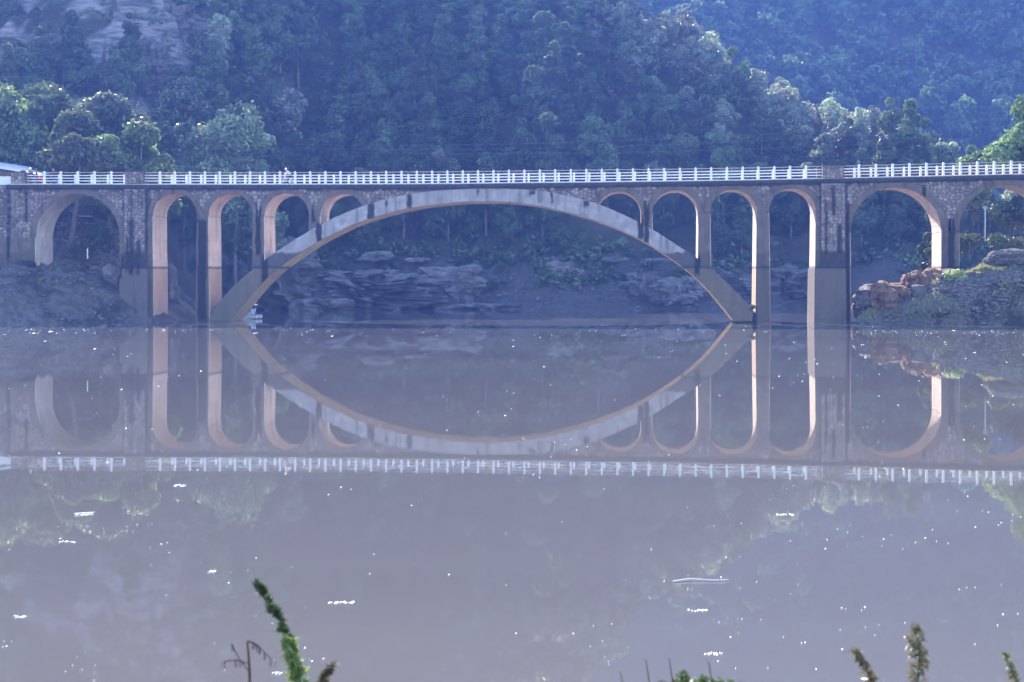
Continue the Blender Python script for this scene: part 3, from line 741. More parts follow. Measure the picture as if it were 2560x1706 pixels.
def shrub(px, py, wpx, hpx, Y, mat, label, n=1600, leaf=.14, name='shrub', zoff=0, group=None):
    a = P(px, py, Y); t = 3930 / Y; Wd = wpx / t; Hh = hpx / t; rs = np.random.default_rng(int(px * 7 + py)); k = rs.integers(6, 10)
    cen = np.stack([rs.uniform(-.36, .36, k) * Wd, rs.uniform(-.3, .3, k) * Wd, rs.uniform(.25, .75, k) * Hh], 1); rad = rs.uniform(.2, .32, k) * min(Wd, Hh * 1.4)
    V, Fc = leaf_cloud(cen, rad, n, leaf, rs, .3, .3)
    root = empty(name, (a.x, Y, a.z)); tag(root, label, 'shrub', group)
    np_mesh('foliage', V, Fc, M[mat], root)
    m_ = MB()
    for c in cen[:4]: m_.tube([(0, 0, -.4), (c[0] * .5, c[1] * .5, c[2] * .5), tuple(c)], [.04, .03, .015], 5)
    m_.build('stem', M['bark'], root); return root
shrub(255, 640, 90, 90, 157, 'shrub', 'large dark shrub on the slope seen through the left arch', 3000)
shrub(195, 655, 70, 40, 156, 'shrub', 'low dark shrub left of the large one under the left arch')
shrub(285, 735, 40, 40, 153.5, 'shrub', 'small dark shrub beside the left stone pillar', 900)
shrub(60, 672, 60, 22, 149, 'shrub', 'flat dark shrub at the foot of the left abutment wall', 900)
shrub(45, 790, 60, 28, 142.5, 'shrub', 'low green shrub on the silty left bank', 900)
shrub(105, 708, 24, 14, 146.5, 'shrub', 'small green tuft on the path below the left pier', 400)
shrub(62, 452, 80, 24, 157, 'shrub', 'clipped dark green hedge bush behind the left parapet end', 1500)
shrub(2324, 665, 20, 75, 152.5 + 4.2, 'needles_near', 'tall narrow bright green bush against the lit pier', 1600, .14)
shrub(2530, 590, 130, 105, 168, 'shrub', 'large dark evergreen shrub behind the last arch', 6000, .2)
shrub(2430, 520, 90, 60, 172, 'needles_near', 'pale green shrub behind the sign posts', 2500, .2)
shrub(2425, 640, 60, 60, 158, 'shrub', 'dark bush right of the lit pier under the last arch', 2000)
shrub(2520, 640, 110, 50, 156.5, 'shrub', 'dark green bush below the track on the right bank', 2600)
shrub(2450, 440, 110, 60, 172, 'needles_near', 'sunlit green bush behind the right railing below the umbrella pine', 3500, .22)
shrub(2530, 440, 100, 90, 176, 'needles_near', 'tall leafy bush at the right picture edge behind the railing', 3500, .22)
shrub(2385, 708, 60, 34, 147.5, 'grass', 'pale grassy bush in front of the lit pier base', 1400, .12)
shrub(2420, 766, 90, 26, 146.3, 'shrub', 'dark low scrub on the right bank slope', 1500, .12)
shrub(2330, 800, 110, 22, 144.6, 'shrub', 'green scrub along the water edge of the right bank', 2200, .12)
shrub(2490, 770, 80, 40, 146, 'shrub', 'dark bramble in the middle of the right bank', 2200, .12)
shrub(1880, 777, 14, 20, 149.8, 'grass', 'green weeds growing where the main arch meets the pier', 300, .12)

# banks: grass, scattered rubble
def bank_points(n, x0, x1, y0, y1, zmin, zmax):
    x = rng.uniform(x0, x1, n); y = rng.uniform(y0, y1, n); z = height(x, y); s_ = (z > zmin) & (z < zmax); return x[s_], y[s_], z[s_]
def blades(name, x, y, z, h, label):
    n = len(x); a = rng.uniform(0, 6.28, n); hh = h * rng.uniform(.4, 1.3, n); wd = .035 + .02 * rng.random(n); lx, ly = rng.normal(0, .35, n) * hh, rng.normal(0, .35, n) * hh
    c = np.stack([x, y, z - .03], 1); u = np.stack([np.cos(a) * wd, np.sin(a) * wd, 0 * a], 1)
    V = np.stack([c - u, c + u, c + np.stack([lx, ly, hh], 1)], 1).reshape(-1, 3)
    tag(np_mesh(name, V, np.arange(3 * n).reshape(n, 3), M['grass'], None), label, kind='stuff')
x, y, z = bank_points(60000, 20, 46, 143, 160, .15, 9)
k = fbm(x, y, 2.3, 5) - .05 > 0; blades('grass', x[k], y[k], z[k], .38, 'yellow green grass on the right bank')
x, y, z = bank_points(40000, -70, -44, 136, 165, .3, 12)
k = fbm(x, y, 2.1, 2) - .75 > 0; blades('grass', x[k], y[k], z[k], .26, 'sparse green grass on the left bank')
def rubble(name, x, y, z, s0, s1, mat, label):
    m_ = MB(); base = [(-1, -1, -.6), (1, -1, -.6), (1, 1, -.6), (-1, 1, -.6), (-.7, -.7, .6), (.7, -.7, .7), (.7, .7, .5), (-.7, .7, .6)]
    fc = [(0, 3, 2, 1), (4, 5, 6, 7), (0, 1, 5, 4), (1, 2, 6, 5), (2, 3, 7, 6), (3, 0, 4, 7)]
    for a, b, c in zip(x, y, z):
        s_ = random.uniform(s0, s1) * random.uniform(.5, 1); an = random.uniform(0, 6.3); ca, sa = math.cos(an), math.sin(an); q = [random.uniform(.6, 1.3) for _ in range(3)]
        m_.add([(a + s_ * q[0] * (p[0] * ca - p[1] * sa) + random.uniform(-.2, .2) * s_, b + s_ * q[1] * (p[0] * sa + p[1] * ca), c + s_ * q[2] * p[2] * .8 + random.uniform(-.2, .2) * s_) for p in base], fc)
    tag(m_.build(name, M[mat], None), label, kind='stuff')
x, y, z = bank_points(11000, 21, 46, 143.5, 156, .0, 7); rubble('rubble', x, y, z, .05, .26, 'rock_grey', 'broken stones scattered on the right bank')
x, y, z = bank_points(4200, -66, -44, 137, 158, .0, 7); rubble('rubble', x, y, z, .04, .17, 'rock_grey', 'broken stones scattered on the silty left bank')
x, y, z = bank_points(2600, -60, -45, 157, 166, 5, 13); rubble('rubble', x, y, z, .1, .3, 'rock_pale', 'loose stone scree slope behind the left arch')

x, y, z = bank_points(3800, -55, 75, 200, 218, .0, 8); rubble('boulders', x, y, z, .1, .45, 'rock_grey', 'fallen dark boulders along the far shore')
x, y, z = bank_points(700, -46, 75, 203, 219, 2.5, 8.5); c = np.stack([x, y, z + .3], 1); V, Fc = leaf_cloud(c, rng.uniform(.4, 1.2, len(c)), 16000, .4, rng, .4, .4)
tag(np_mesh('undergrowth', V, Fc, M['shrub'], None), 'dark scrub on the far shore ledges', kind='stuff')
# ------------------------------------------------------------------ rocks
def rock(px, py, wpx, hpx, Y, mat, label, depth=None, seed=0, name='rock_outcrop', rough=.3, group=None, blocky=.5):
    """rock whose bottom centre shows at (px,py)"""
    a = P(px, py, Y); t = 3930 / Y; Wd, Hh = wpx / t, hpx / t; Dp = depth or Wd * .7
    bm = bmesh.new(); bmesh.ops.create_icosphere(bm, subdivisions=5, radius=1)
    for v in bm.verts:
        c = v.co.copy(); m_ = max(abs(c.x), abs(c.y), abs(c.z)); c = c.lerp(c / m_ * .8, blocky)
        q = Vector((c.x * Wd / 2, c.y * Dp / 2, c.z * Hh / 2)); o_ = Vector((seed * 3.1, seed * 1.7, seed))
        n_ = mnoise.fractal(q * .55 + o_, .8, 2.1, 5) ; st = mnoise.noise(Vector((q.x * .3, q.y * .3, q.z * 2.2)) + o_)
        vert = mnoise.noise(Vector((q.x * 1.8, q.y * 1.8, q.z * .25)) + o_)
        k_ = 1 + rough * n_ + .12 * st + .1 * vert + .16 * (mnoise.cell(q * .9 + o_ + Vector((n_, st, vert)) * .5) - .5)
        v.co = Vector((q.x * k_, q.y * k_, q.z * (1 + .5 * rough * n_) + Hh / 2))
    me = bpy.data.meshes.new(name); bm.to_mesh(me); bm.free(); me.materials.append(M[mat])
    o = bpy.data.objects.new(name, me); o.location = a; link(o); tag(o, label, 'rock', group); return o
# ochre rock spur on the right bank, stepping up to the lit pier
rock(2208, 804, 64, 104, 148.8, 'rock_ochre', 'ochre rock face dropping straight into the water by the right bank', 5, 1, rough=.42, blocky=.45)
rock(2250, 792, 78, 86, 149.6, 'rock_ochre', 'brown ochre rock block in the middle of the spur', 5, 2, rough=.45, blocky=.35)
rock(2293, 770, 70, 92, 150.4, 'rock_ochre', 'taller ochre rock lump second from the lit pier', 5, 3, rough=.45, blocky=.35)
rock(2328, 740, 50, 70, 151.4, 'rock_ochre', 'ochre rock leaning against the left side of the lit pier', 3.5, 4, rough=.45, blocky=.35)
rock(2165, 806, 80, 90, 153, 'rock_pale', 'pale grassy rock tongue beside the right stone pillar', 5, 5, rough=.3)
rock(2215, 770, 120, 66, 156, 'rock_grey', 'grey rock ridge behind the ochre spur', 5, 6, rough=.35)
rock(2295, 745, 50, 34, 147.3, 'rock_grey', 'small grey boulder in front of the ochre rocks', 2, 7)
rock(2312, 763, 42, 26, 146.9, 'rock_grey', 'flat grey boulder lowest on the grassy right bank', 2, 8)
rock(2372, 705, 54, 34, 148.3, 'rock_grey', 'dark boulder right beside the lit pier base', 2.2, 9)
rock(2520, 668, 110, 46, 149.5, 'rock_grey', 'dark layered rock shelf at the right picture edge', 4, 10)
# left bank rocks
rock(280, 720, 60, 60, 154, 'rock_pale', 'pale broken rocks against the left stone pillar', 3, 11, rough=.4)
rock(424, 792, 34, 140, 160, 'rock_grey', 'tall brown rock column seen through the first small arch', 4, 12, rough=.35)
# far shore
FS_ = [(1130, 766, 116, 96, 210, 'rock_pale', 'rounded pale boulder in the far shore under the arch crown', .2), (1250, 750, 66, 62, 211, 'rock_pale', 'smaller pale rock right of the rounded boulder', .2),
       (1200, 772, 200, 22, 206, 'rock_pale', 'flat pale rock apron at the far waterline', .2), (1395, 764, 84, 100, 209, 'rock_pale', 'pointed pale rock bluff on the far shore', .25),
       (1440, 744, 40, 80, 210, 'rock_pale', 'narrow pale rock pillar beside the bluff', .25), (1520, 740, 110, 44, 212, 'rock_grey', 'grey rock ledge right of the bluff', .3),
       (1616, 748, 70, 66, 211, 'rock_grey', 'grey rock block in the shaded far shore', .3), (1700, 752, 100, 60, 211, 'rock_pale', 'pale undercut rock behind the right haunch of the arch', .3),
       (1960, 740, 160, 70, 214, 'rock_grey', 'dark rock shelf behind the rightmost small arches', .3), (2130, 735, 120, 60, 216, 'rock_grey', 'dark rock shelf behind the large right arch', .3),
       (900, 774, 290, 92, 203, 'rock_grey', 'broad rounded rock nose entering the water behind the left haunch', .16), (700, 770, 120, 150, 198, 'rock_grey', 'steep dark rock wall behind the left haunch', .3),
       (800, 778, 110, 40, 196, 'rock_pale', 'low sunlit rock tongue at the water behind the left haunch', .3), (560, 770, 110, 120, 196, 'rock_grey', 'dark rock bank behind the foot of the arch', .3),
       (1330, 735, 50, 60, 212, 'rock_grey', 'dark rock between the two pale bluffs', .3), (1800, 745, 80, 70, 213, 'rock_grey', 'shaded rock behind the sixth pier', .3)]
for i, (px, py, wp, hp, Y, mt, lb, rg) in enumerate(FS_): rock(px, py + 14, wp * 1.5, hp * 1.25, Y + 2.5, mt, lb, None, 20 + i, rough=rg + .22, blocky=.45)
for i, (px, py, wp, hp, Y, mt, lb) in enumerate([(120, 232, 230, 130, 219, 'rock_grey', 'broad grey cliff wall left of the pale streaked face'), (310, 228, 60, 110, 214, 'rock_pale', 'pale streaked cliff face catching light'), (385, 232, 70, 130, 217, 'rock_grey', 'dark cliff buttress right of the pale face'),
                                                 (220, 120, 200, 60, 226, 'rock_pale', 'long sunlit rock ledge near the top of the cliff'), (300, 70, 230, 44, 232, 'rock_pale', 'topmost sunlit rock ledge of the cliff'), (60, 160, 140, 60, 224, 'rock_pale', 'left rock ledge of the cliff'),
                                                 (420, 120, 90, 110, 225, 'rock_grey', 'rock shoulder at the right end of the cliff')]):
    rock(px, py + 12, wp * 1.25, hp * 1.2, Y + 3, mt, lb, None, 50 + i, name='cliff_rock', rough=.6, blocky=.5)
for i, (px, py, wp, hp, Y) in enumerate([(1045, 658, 52, 14, 213), (1380, 658, 90, 16, 213), (1525, 658, 76, 14, 214), (1640, 658, 60, 12, 214), (940, 655, 70, 26, 212)]):
    rock(px, py, wp, hp, Y, 'rock_pale', ['small pale ledge above the rounded nose', 'bright pale ledge above the pointed bluff', 'bright ledge between the bluff and the right haunch', 'small bright ledge nearest the right haunch', 'broken pale ledge above the left haunch'][i], 3, 70 + i, name='rock_ledge', rough=.75, blocky=.2)

# ------------------------------------------------------------------ left bank house, stairs, posts, signs, cables
M['roof'] = simple('pale_roof_sheet', (.75, .72, .74), .4, .12, 3); M['wall'] = simple('house_wall', (.16, .11, .10), .9, .3, 2)
M['timber'] = simple('grey_timber', (.10, .08, .075), .85, .3, 4); M['glass'] = simple('dark_pane', (.02, .02, .03), .15, .1, 2, .5)
M['metal'] = simple('galvanised_metal', (.45, .46, .5), .4, .15, 6); M['panel'] = simple('panel_back', (.08, .07, .06), .7, .2, 4)
a = P(45, 425, 160); hs = empty('house', (a.x, 160, H1(a.x, 160))); tag(hs, 'low house with a bright sloping roof behind the left end of the bridge', 'house')
zg = H1(a.x, 160); zr0 = P(110, 436, 160).z - zg; zr1 = P(0, 412, 160).z - zg + .6; x1_ = P(100, 0, 160).x - a.x; x0_ = P(-190, 0, 160).x - a.x
MB().add([(x0_, 0, -.5), (x1_ - .5, 0, -.5), (x1_ - .5, 6, -.5), (x0_, 6, -.5), (x0_, 0, zr1 + .3), (x1_ - .5, 0, zr0 - .1), (x1_ - .5, 6, zr0 - .1), (x0_, 6, zr1 + .3)], [(0, 3, 2, 1), (4, 5, 6, 7), (0, 1, 5, 4), (1, 2, 6, 5), (2, 3, 7, 6), (3, 0, 4, 7)]).build('wall', M['wall'], hs)
rf = MB(); nr = 26
for i in range(nr):     # overlapping roofing sheets with ribs
    xa = x0_ + (x1_ + .3 - x0_) * i / nr; xb = x0_ + (x1_ + .3 - x0_) * (i + 1) / nr - .03
    f_ = lambda x: zr1 + .75 + (zr0 - zr1 - .4) * ((x - x0_) / (x1_ - x0_))
    rf.add([(xa, -.8, f_(xa) - .45), (xb, -.8, f_(xb) - .45), (xb, 6.6, f_(xb) + .2), (xa, 6.6, f_(xa) + .2), (xa, -.8, f_(xa) - .33), (xb, -.8, f_(xb) - .39), (xb, 6.6, f_(xb) + .26), (xa, 6.6, f_(xa) + .32)], [(0, 3, 2, 1), (4, 5, 6, 7), (0, 1, 5, 4), (1, 2, 6, 5), (2, 3, 7, 6), (3, 0, 4, 7)])
rf.build('roof', M['roof'], hs)
for q in (-5.5, -2.2):
    wn = MB().box(q - .5, q + .5, -.03, .03, .9, 2.0).build('window', M['roof'], hs)
    for s_ in (-.24, .24): MB().box(q + s_ - .2, q + s_ + .2, -.05, -.032, 1.0, 1.9).build('pane', M['glass'], wn)
# slatted shade screen higher up
a = P(12, 345, 176); sc = empty('slatted_screen', (a.x, 176, a.z)); tag(sc, 'bright slatted screen showing through the leftmost pine', 'screen')
for i in range(16):
    s0 = MB().box(-3.2 + i * .3, -3.08 + i * .3, 0, .04, 0, 2.1).build('slat', M['roof'], sc) if i == 0 else s0.copy()
    if i: COL.objects.link(s0); s0.parent = sc; s0.location = (.3 * i, 0, 0)
MB().box(-3.3, 1.7, .05, .12, -3.5, .1).box(-3.3, 1.7, .05, .12, 2.0, 2.12).build('frame', M['timber'], sc)
# white block at the bridge end
a = P(12, 462, D + .8); wb = empty('white_block_wall', (a.x, D + .9, zdeck(a.x) - .1)); tag(wb, 'short whitewashed block wall at the left end of the parapet', 'wall')
MB().box(-3, .75, 0, .35, -.2, .92).build('wall', M['white'], wb); MB().box(.76, 1.25, .04, .3, -.2, .52).build('end_block', M['white'], wb)
# timber stair seen through the left arch
a = P(205, 600, 163); stt = empty('timber_stairs', (a.x, 163, a.z)); tag(stt, 'dark timber stairs and handrails behind the left arch', 'stairs')
q = lambda px, py, Y=163: P(px, py, Y) - a
for i in range(9):
    p0 = q(202 + 5 * i, 578 - 9 * i)
    MB().box(p0.x - .9, p0.x + .5, -.5, .5, p0.z, p0.z + .07).build('tread', M['roof' if i in (0, 2, 4) else 'timber'], stt)  # pale sheet on a few treads paints the sun catching them
MB().tube([q(190, 590) + Vector((0, .6, 0)), q(262, 500) + Vector((0, .6, 0))], .12, 4).build('stringer', M['timber'], stt)
for k_, yy in enumerate((515, 527, 540, 552)): MB().tube([q(128, yy + 12), q(190, yy + 8)], .05, 4).build('handrail', M['timber'], stt)
MB().tube([q(196, 520), q(270, 512)], .1, 4).build('beam', M['timber'], stt)
for xx in (140, 165, 190, 222): MB().tube([q(xx, 590), q(xx, 505)], .06, 5).build('post', M['timber'], stt)
# leaning bare trunk behind the arch
a = P(168, 622, 158); lt = empty('leaning_pine', (a.x, 158, a.z - .3)); tag(lt, 'leaning dark pine trunk framed by the left arch', 'tree')
b_ = P(192, 490, 158) - a; MB().tube([(0, 0, 0), b_ * .35 + Vector((.2, 0, 0)), b_, b_ + Vector((.3, .5, 5))], [.32, .25, .2, .12], 9).build('trunk', M['bark'], lt, True)
rs_ = np.random.default_rng(5); cc = np.array([[b_.x + .3 + u_, .5 + v_, b_.z + 5 + w_] for u_, v_, w_ in rs_.normal(0, 1.1, (9, 3))]); V, Fc = leaf_cloud(cc, rs_.uniform(.9, 1.5, 9), 5000, .3, rs_); np_mesh('crown', V, Fc, M['needles_near'], lt)
a = P(219, 640, 153.5); MB_ = MB().box(-.05, .05, -.05, .05, -.3, .75); mk = MB_.build('marker_post', M['white']); mk.location = a; tag(mk, 'small white marker post on the slope under the left arch', 'post')
# sign posts on the right bank track
for (px, y0_, y1_, pn, lb) in [(2463, 592, 520, False, 'bright metal signpost beside the track under the last arch'), (2438, 596, 533, True, 'timber information board on thin legs left of the metal signpost')]:
    a = P(px, y0_, 160); s_ = empty('signpost', (a.x, 160, a.z)); tag(s_, lb, 'signpost'); h_ = (y0_ - y1_) * 160 / F
    if pn:
        for dx in (-.25, .25): MB().tube([(dx, 0, -.5), (dx, 0, h_)], .035, 6).build('leg', M['timber'], s_)
        MB().box(-.4, .4, -.06, -.036, h_ - .95, h_).build('board', M['panel'], s_)
    else:
        MB().tube([(0, 0, -.5), (0, 0, h_)], .055, 8).build('pole', M['white'], s_)
        MB().box(-.22, .22, -.08, -.056, h_ - .2, h_ + .12).build('sign_plate', M['metal'], s_)
        
# power cables
M['cable'] = simple('cable', (.10, .10, .12), .5, .05, 2)
for i, (pa, pb, pc, lb) in enumerate([((380, 340), (1200, 362), (2480, 300), 'upper thin power cable crossing in front of the wooded slope'), ((380, 345), (1200, 374), (2480, 318), 'middle thin power cable crossing in front of the wooded slope'), ((380, 352), (1250, 385), (2480, 345), 'lowest thin power cable crossing in front of the wooded slope')]):
    A, B, C_ = P(*pa, 196), P(*pb, 196), P(*pc, 196); pts = []
    for k_ in range(25):
        u_ = k_ / 24; pts.append(((1 - u_) ** 2 * A + 2 * u_ * (1 - u_) * (2 * B - .5 * A - .5 * C_) + u_ * u_ * C_))
    o = MB().tube(pts, .022, 4).build('power_cable', M['cable']); tag(o, lb, 'cable')

# ------------------------------------------------------------------ boats
M['hull'] = simple('white_hull', (.78, .79, .82), .35, .05, 3, .5); M['blue'] = simple('blue_plastic', (.08, .14, .55), .4, .1, 3, .5); M['orange'] = simple('orange_cover', (.7, .3, .08), .6, .1, 3)
def pedal_boat(px, py, Y, rz, label, canopy=False, acc='blue', sc_=1):
    a = P(px, py, Y); o = empty('pedal_boat', (a.x, Y, 0), rz); o.scale = (sc_,) * 3; tag(o, label, 'boat', None)
    for s_ in (-.55, .55):
        MB().add([(-1.7, s_ - .2, .1), (1.3, s_ - .24, -.1), (1.9, s_, .35), (1.3, s_ + .24, -.1), (-1.7, s_ + .2, .1), (-1.8, s_ - .22, .5), (1.4, s_ - .26, .55), (2.0, s_, .6), (1.4, s_ + .26, .55), (-1.8, s_ + .22, .5)],
                 [(0, 1, 6, 5), (1, 2, 7, 6), (2, 3, 8, 7), (3, 4, 9, 8), (4, 0, 5, 9), (5, 6, 7, 8, 9), (4, 3, 2, 1, 0)]).build('hull', M['hull'], o)
    MB().box(-1.5, .9, -.7, .7, .45, .58).build('deck', M[acc], o)
    for s_ in (-.35, .35):
        st_ = MB().box(-.7, -.25, s_ - .24, s_ + .24, .58, .82).build('seat', M['hull'], o); MB().frustum((-.78, -.66, s_ - .24, s_ + .24, .82), (-.98, -.9, s_ - .22, s_ + .22, 1.3)).build('backrest', M['hull'], o)
    MB().frustum((.5, 1.2, -.5, .5, .58), (.7, 1.0, -.35, .35, .95)).build('pedal_housing', M['hull'], o)
    if canopy:
        for sx_ in (-.9, .5):
            for s_ in (-.55, .55): MB().tube([(sx_, s_, .58), (sx_, s_, 1.75)], .03, 5).build('canopy_pole', M['metal'], o)
        MB().frustum((-1.2, .8, -.75, .75, 1.75), (-.7, .3, -.35, .35, 2.05)).build('canopy', M['hull'], o)
    return o
pedal_boat(452, 778, 176, R(15), 'white pedal boat moored nearest the brown rock column')
pedal_boat(474, 780, 179, R(-20), 'white and blue pedal boat with an orange bundle, next to the second pier', acc='blue')
b0 = pedal_boat(486, 782, 173, R(30), 'white pedal boat half hidden behind the second pier')
pedal_boat(618, 800, 158.5, R(165), 'white and blue pedal boat with a canopy behind the foot of the arch', True, sc_=.8)
a = P(476, 755, 179); ob = MB().frustum((-.6, .6, -.3, .3, 0), (-.3, .3, -.15, .15, .25)).build('orange_cover', M['orange']); ob.location = (a.x, 179, 1.3); tag(ob, 'small orange cover lying on the second pedal boat', 'cover')

# ------------------------------------------------------------------ people and bicycles
M['skin'] = simple('skin', (.45, .26, .19), .6, .08, 5); M['jersey'] = simple('white_jersey', (.75, .68, .72), .8, .06, 5); M['black'] = simple('black_cloth', (.02, .02, .028), .9, .2, 5)
M['jeans'] = simple('blue_jeans', (.06, .10, .22), .9, .2, 5); M['red'] = simple('red_cloth', (.62, .03, .03), .8, .1, 5); M['navy'] = simple('navy_cloth', (.03, .035, .09), .9, .2, 5)
M['hair'] = simple('dark_hair', (.05, .035, .03), .9, .2, 9); M['helmet'] = simple('white_helmet', (.7, .75, .85), .35, .08, 5, .5); M['rubber'] = simple('tyre_rubber', (.03, .03, .03), .8, .1, 5)
def skin(name, nodes, edges, mat, parent, sub=1, root=0):
    me = bpy.data.meshes.new(name); me.from_pydata([n_[0] for n_ in nodes], edges, []); me.materials.append(mat)
    o = bpy.data.objects.new(name, me); link(o, parent); sm_ = o.modifiers.new('skin', 'SKIN')
    for i, n_ in enumerate(nodes): me.skin_vertices[0].data[i].radius = (n_[1], n_[1]); me.skin_vertices[0].data[i].use_root = i == root
    sb = o.modifiers.new('sub', 'SUBSURF'); sb.levels = sub; sb.render_levels = sub; sm_.use_smooth_shade = True; return o
def person(loc, rz, top, legs, label, J, helmet=False, bag=False):
    o = empty('person', loc, rz); tag(o, label, 'person')
    j = lambda k: Vector(J[k])
    ns = [(j('pelvis'), .15), (j('waist'), .135), (j('chest'), .165), (j('neck'), .062), (j('head'), .098), (j('head') + Vector((0, 0, .10)), .085), (j('head') + Vector((.07, 0, -.04)), .05)]
    ed = [(0, 1), (1, 2), (2, 3), (3, 4), (4, 5), (4, 6)]
    for s_ in ('l', 'r'):
        b = len(ns); ns += [(j('sh' + s_), .075), (j('el' + s_), .048), (j('wr' + s_), .033), (j('wr' + s_) * 1.0 + (j('wr' + s_) - j('el' + s_)).normalized() * .08, .04)]; ed += [(2, b), (b, b + 1), (b + 1, b + 2), (b + 2, b + 3)]
        dirv = (j('wr' + s_) - j('el' + s_)).normalized(); side = dirv.cross(Vector((0, 1, 0))).normalized() if abs(dirv.y) < .9 else Vector((1, 0, 0))
        for f_ in range(5):
            q_ = ns[b + 3][0] + dirv * (.09 - .015 * abs(f_ - 2)) + side * (.018 * (f_ - 2)); ns.append((q_, .009)); ed.append((b + 3, len(ns) - 1))
        b = len(ns); ns += [(j('hip' + s_), .10), (j('kn' + s_), .065), (j('an' + s_), .042), (j('an' + s_) + Vector((.13, 0, -.05)), .038)]; ed += [(0, b), (b, b + 1), (b + 1, b + 2), (b + 2, b + 3)]
    skin('body', ns, ed, M['skin'], o)
    # clothing shells follow the body
    tn = [(j('pelvis') + Vector((0, 0, .04)), .165), (j('waist'), .155), (j('chest'), .185), (j('neck') - Vector((0, 0, .05)), .085)]; te = [(0, 1), (1, 2), (2, 3)]
    ln = [(j('pelvis'), .172)]; le = []
    for s_ in ('l', 'r'):
        b = len(tn); tn += [(j('sh' + s_), .09), (j('el' + s_), .062), (j('el' + s_).lerp(j('wr' + s_), .8), .048)]; te += [(2, b), (b, b + 1), (b + 1, b + 2)]
        b = len(ln); ln += [(j('hip' + s_), .12), (j('kn' + s_), .082), (j('an' + s_), .062)]; le += [(0, b), (b, b + 1), (b + 1, b + 2)]
        skin('shoe', [(j('an' + s_) + Vector((-.03, 0, -.02)), .055), (j('an' + s_) + Vector((.15, 0, -.055)), .045)], [(0, 1)], M['black'], o)
    skin('top', tn, te, M[top], o); skin('trousers', ln, le, M[legs], o)
    hc = j('head')
    bm = bmesh.new(); bmesh.ops.create_uvsphere(bm, u_segments=14, v_segments=8, radius=.125)
    for v in bm.verts: v.co = Vector((v.co.x * 1.15, v.co.y * .95, max(v.co.z, -.01)))
    me = bpy.data.meshes.new('hair'); bm.to_mesh(me); bm.free(); me.materials.append(M['helmet' if helmet else 'hair']); me.polygons.foreach_set('use_smooth', [True] * len(me.polygons))
    hh = bpy.data.objects.new('helmet' if helmet else 'hair', me); hh.location = hc + Vector((-.012, 0, .045)); link(hh, o)
    for yy in (-.035, .035):
        MB().box(-.008, .008, -.01, .01, -.008, .008).build('eye', M['black'], o).location = hc + Vector((.096, yy, .02))
    return o
def stand_pose(lean=0, turn=0):
    return dict(pelvis=(0, 0, .93), waist=(.01, 0, 1.1), chest=(.02 + lean, 0, 1.33), neck=(.03 + lean, 0, 1.5), head=(.05 + lean, 0, 1.63), shl=(.02 + lean, .19, 1.42), shr=(.02 + lean, -.19, 1.42),
                ell=(.0, .25, 1.14), elr=(.02, -.25, 1.14), wrl=(.16, .22, .95), wrr=(.2, -.2, .96), hipl=(0, .1, .88), hipr=(0, -.1, .88), knl=(.03, .11, .48), knr=(.01, -.12, .48), anl=(-.02, .12, .08), anr=(-.02, -.13, .08))
def ride_pose():
    return dict(pelvis=(-.22, 0, .98), waist=(-.12, 0, 1.14), chest=(.06, 0, 1.32), neck=(.18, 0, 1.43), head=(.26, 0, 1.53), shl=(.08, .18, 1.36), shr=(.08, -.18, 1.36), ell=(.26, .22, 1.16), elr=(.26, -.22, 1.16),
                wrl=(.42, .2, 1.0), wrr=(.42, -.2, 1.0), hipl=(-.2, .1, .94), hipr=(-.2, -.1, .94), knl=(.16, .11, .78), knr=(.06, -.11, .52), anl=(.02, .11, .42), anr=(-.04, -.11, .14))
def bicycle(loc, rz, fm, label):
    o = empty('bicycle', loc, rz); tag(o, label, 'bicycle')
    for cx in (-.5, .53):
        n = 24; ring = lambda rr: [(cx + rr * math.cos(2 * math.pi * i / n), 0, .34 + rr * math.sin(2 * math.pi * i / n)) for i in range(n + 1)]
        wh = MB().tube(ring(.325), .02, 5).build('wheel', M['rubber'], o); MB().tube(ring(.3), .011, 4).build('rim', M['metal'], wh)
        sp_ = MB()
        for i in range(12): a_ = 2 * math.pi * i / 12; sp_.tube([(cx, 0, .34), (cx + .3 * math.cos(a_), 0, .34 + .3 * math.sin(a_))], .0035, 3)
        sp_.build('spokes', M['metal'], wh)
    f_ = MB()
    for a_, b in [((-.5, 0, .34), (-.05, 0, .3)), ((-.05, 0, .3), (-.2, 0, .85)), ((-.2, 0, .8), (.36, 0, .86)), ((.38, 0, .76), (-.05, 0, .3)), ((-.5, 0, .34), (-.18, 0, .78)), ((.36, 0, .92), (.53, 0, .34))]: f_.tube([a_, b], .024, 6)
    f_.build('frame', M[fm], o)
    MB().tube([(.33, 0, .9), (.35, 0, 1.0)], .02, 5).tube([(.42, -.26, 1.0), (.35, 0, 1.0), (.42, .26, 1.0)], .018, 5).build('handlebar', M['black'], o)
    MB().frustum((-.33, -.06, -.07, .07, .9), (-.34, -.05, -.06, .06, .95)).build('saddle', M['black'], o)
    MB().tube([(-.05, -.1, .3), (.07, -.1, .14)], .014, 4).tube([(-.05, .1, .3), (-.02, .1, .45)], .014, 4).tube([(-.05, -.1, .3), (-.05, .1, .3)], .03, 6).build('crank', M['metal'], o)
    return o
Xc = XP(721, D + 1.0); zc = zdeck(Xc) - .06
bicycle((Xc, D + 1.0, zc), math.pi, 'hull', 'white road bicycle being ridden across the bridge')
person((Xc, D + 1.0, zc), math.pi, 'jersey', 'black', 'person in white jersey and helmet riding the white bicycle', ride_pose(), helmet=True)
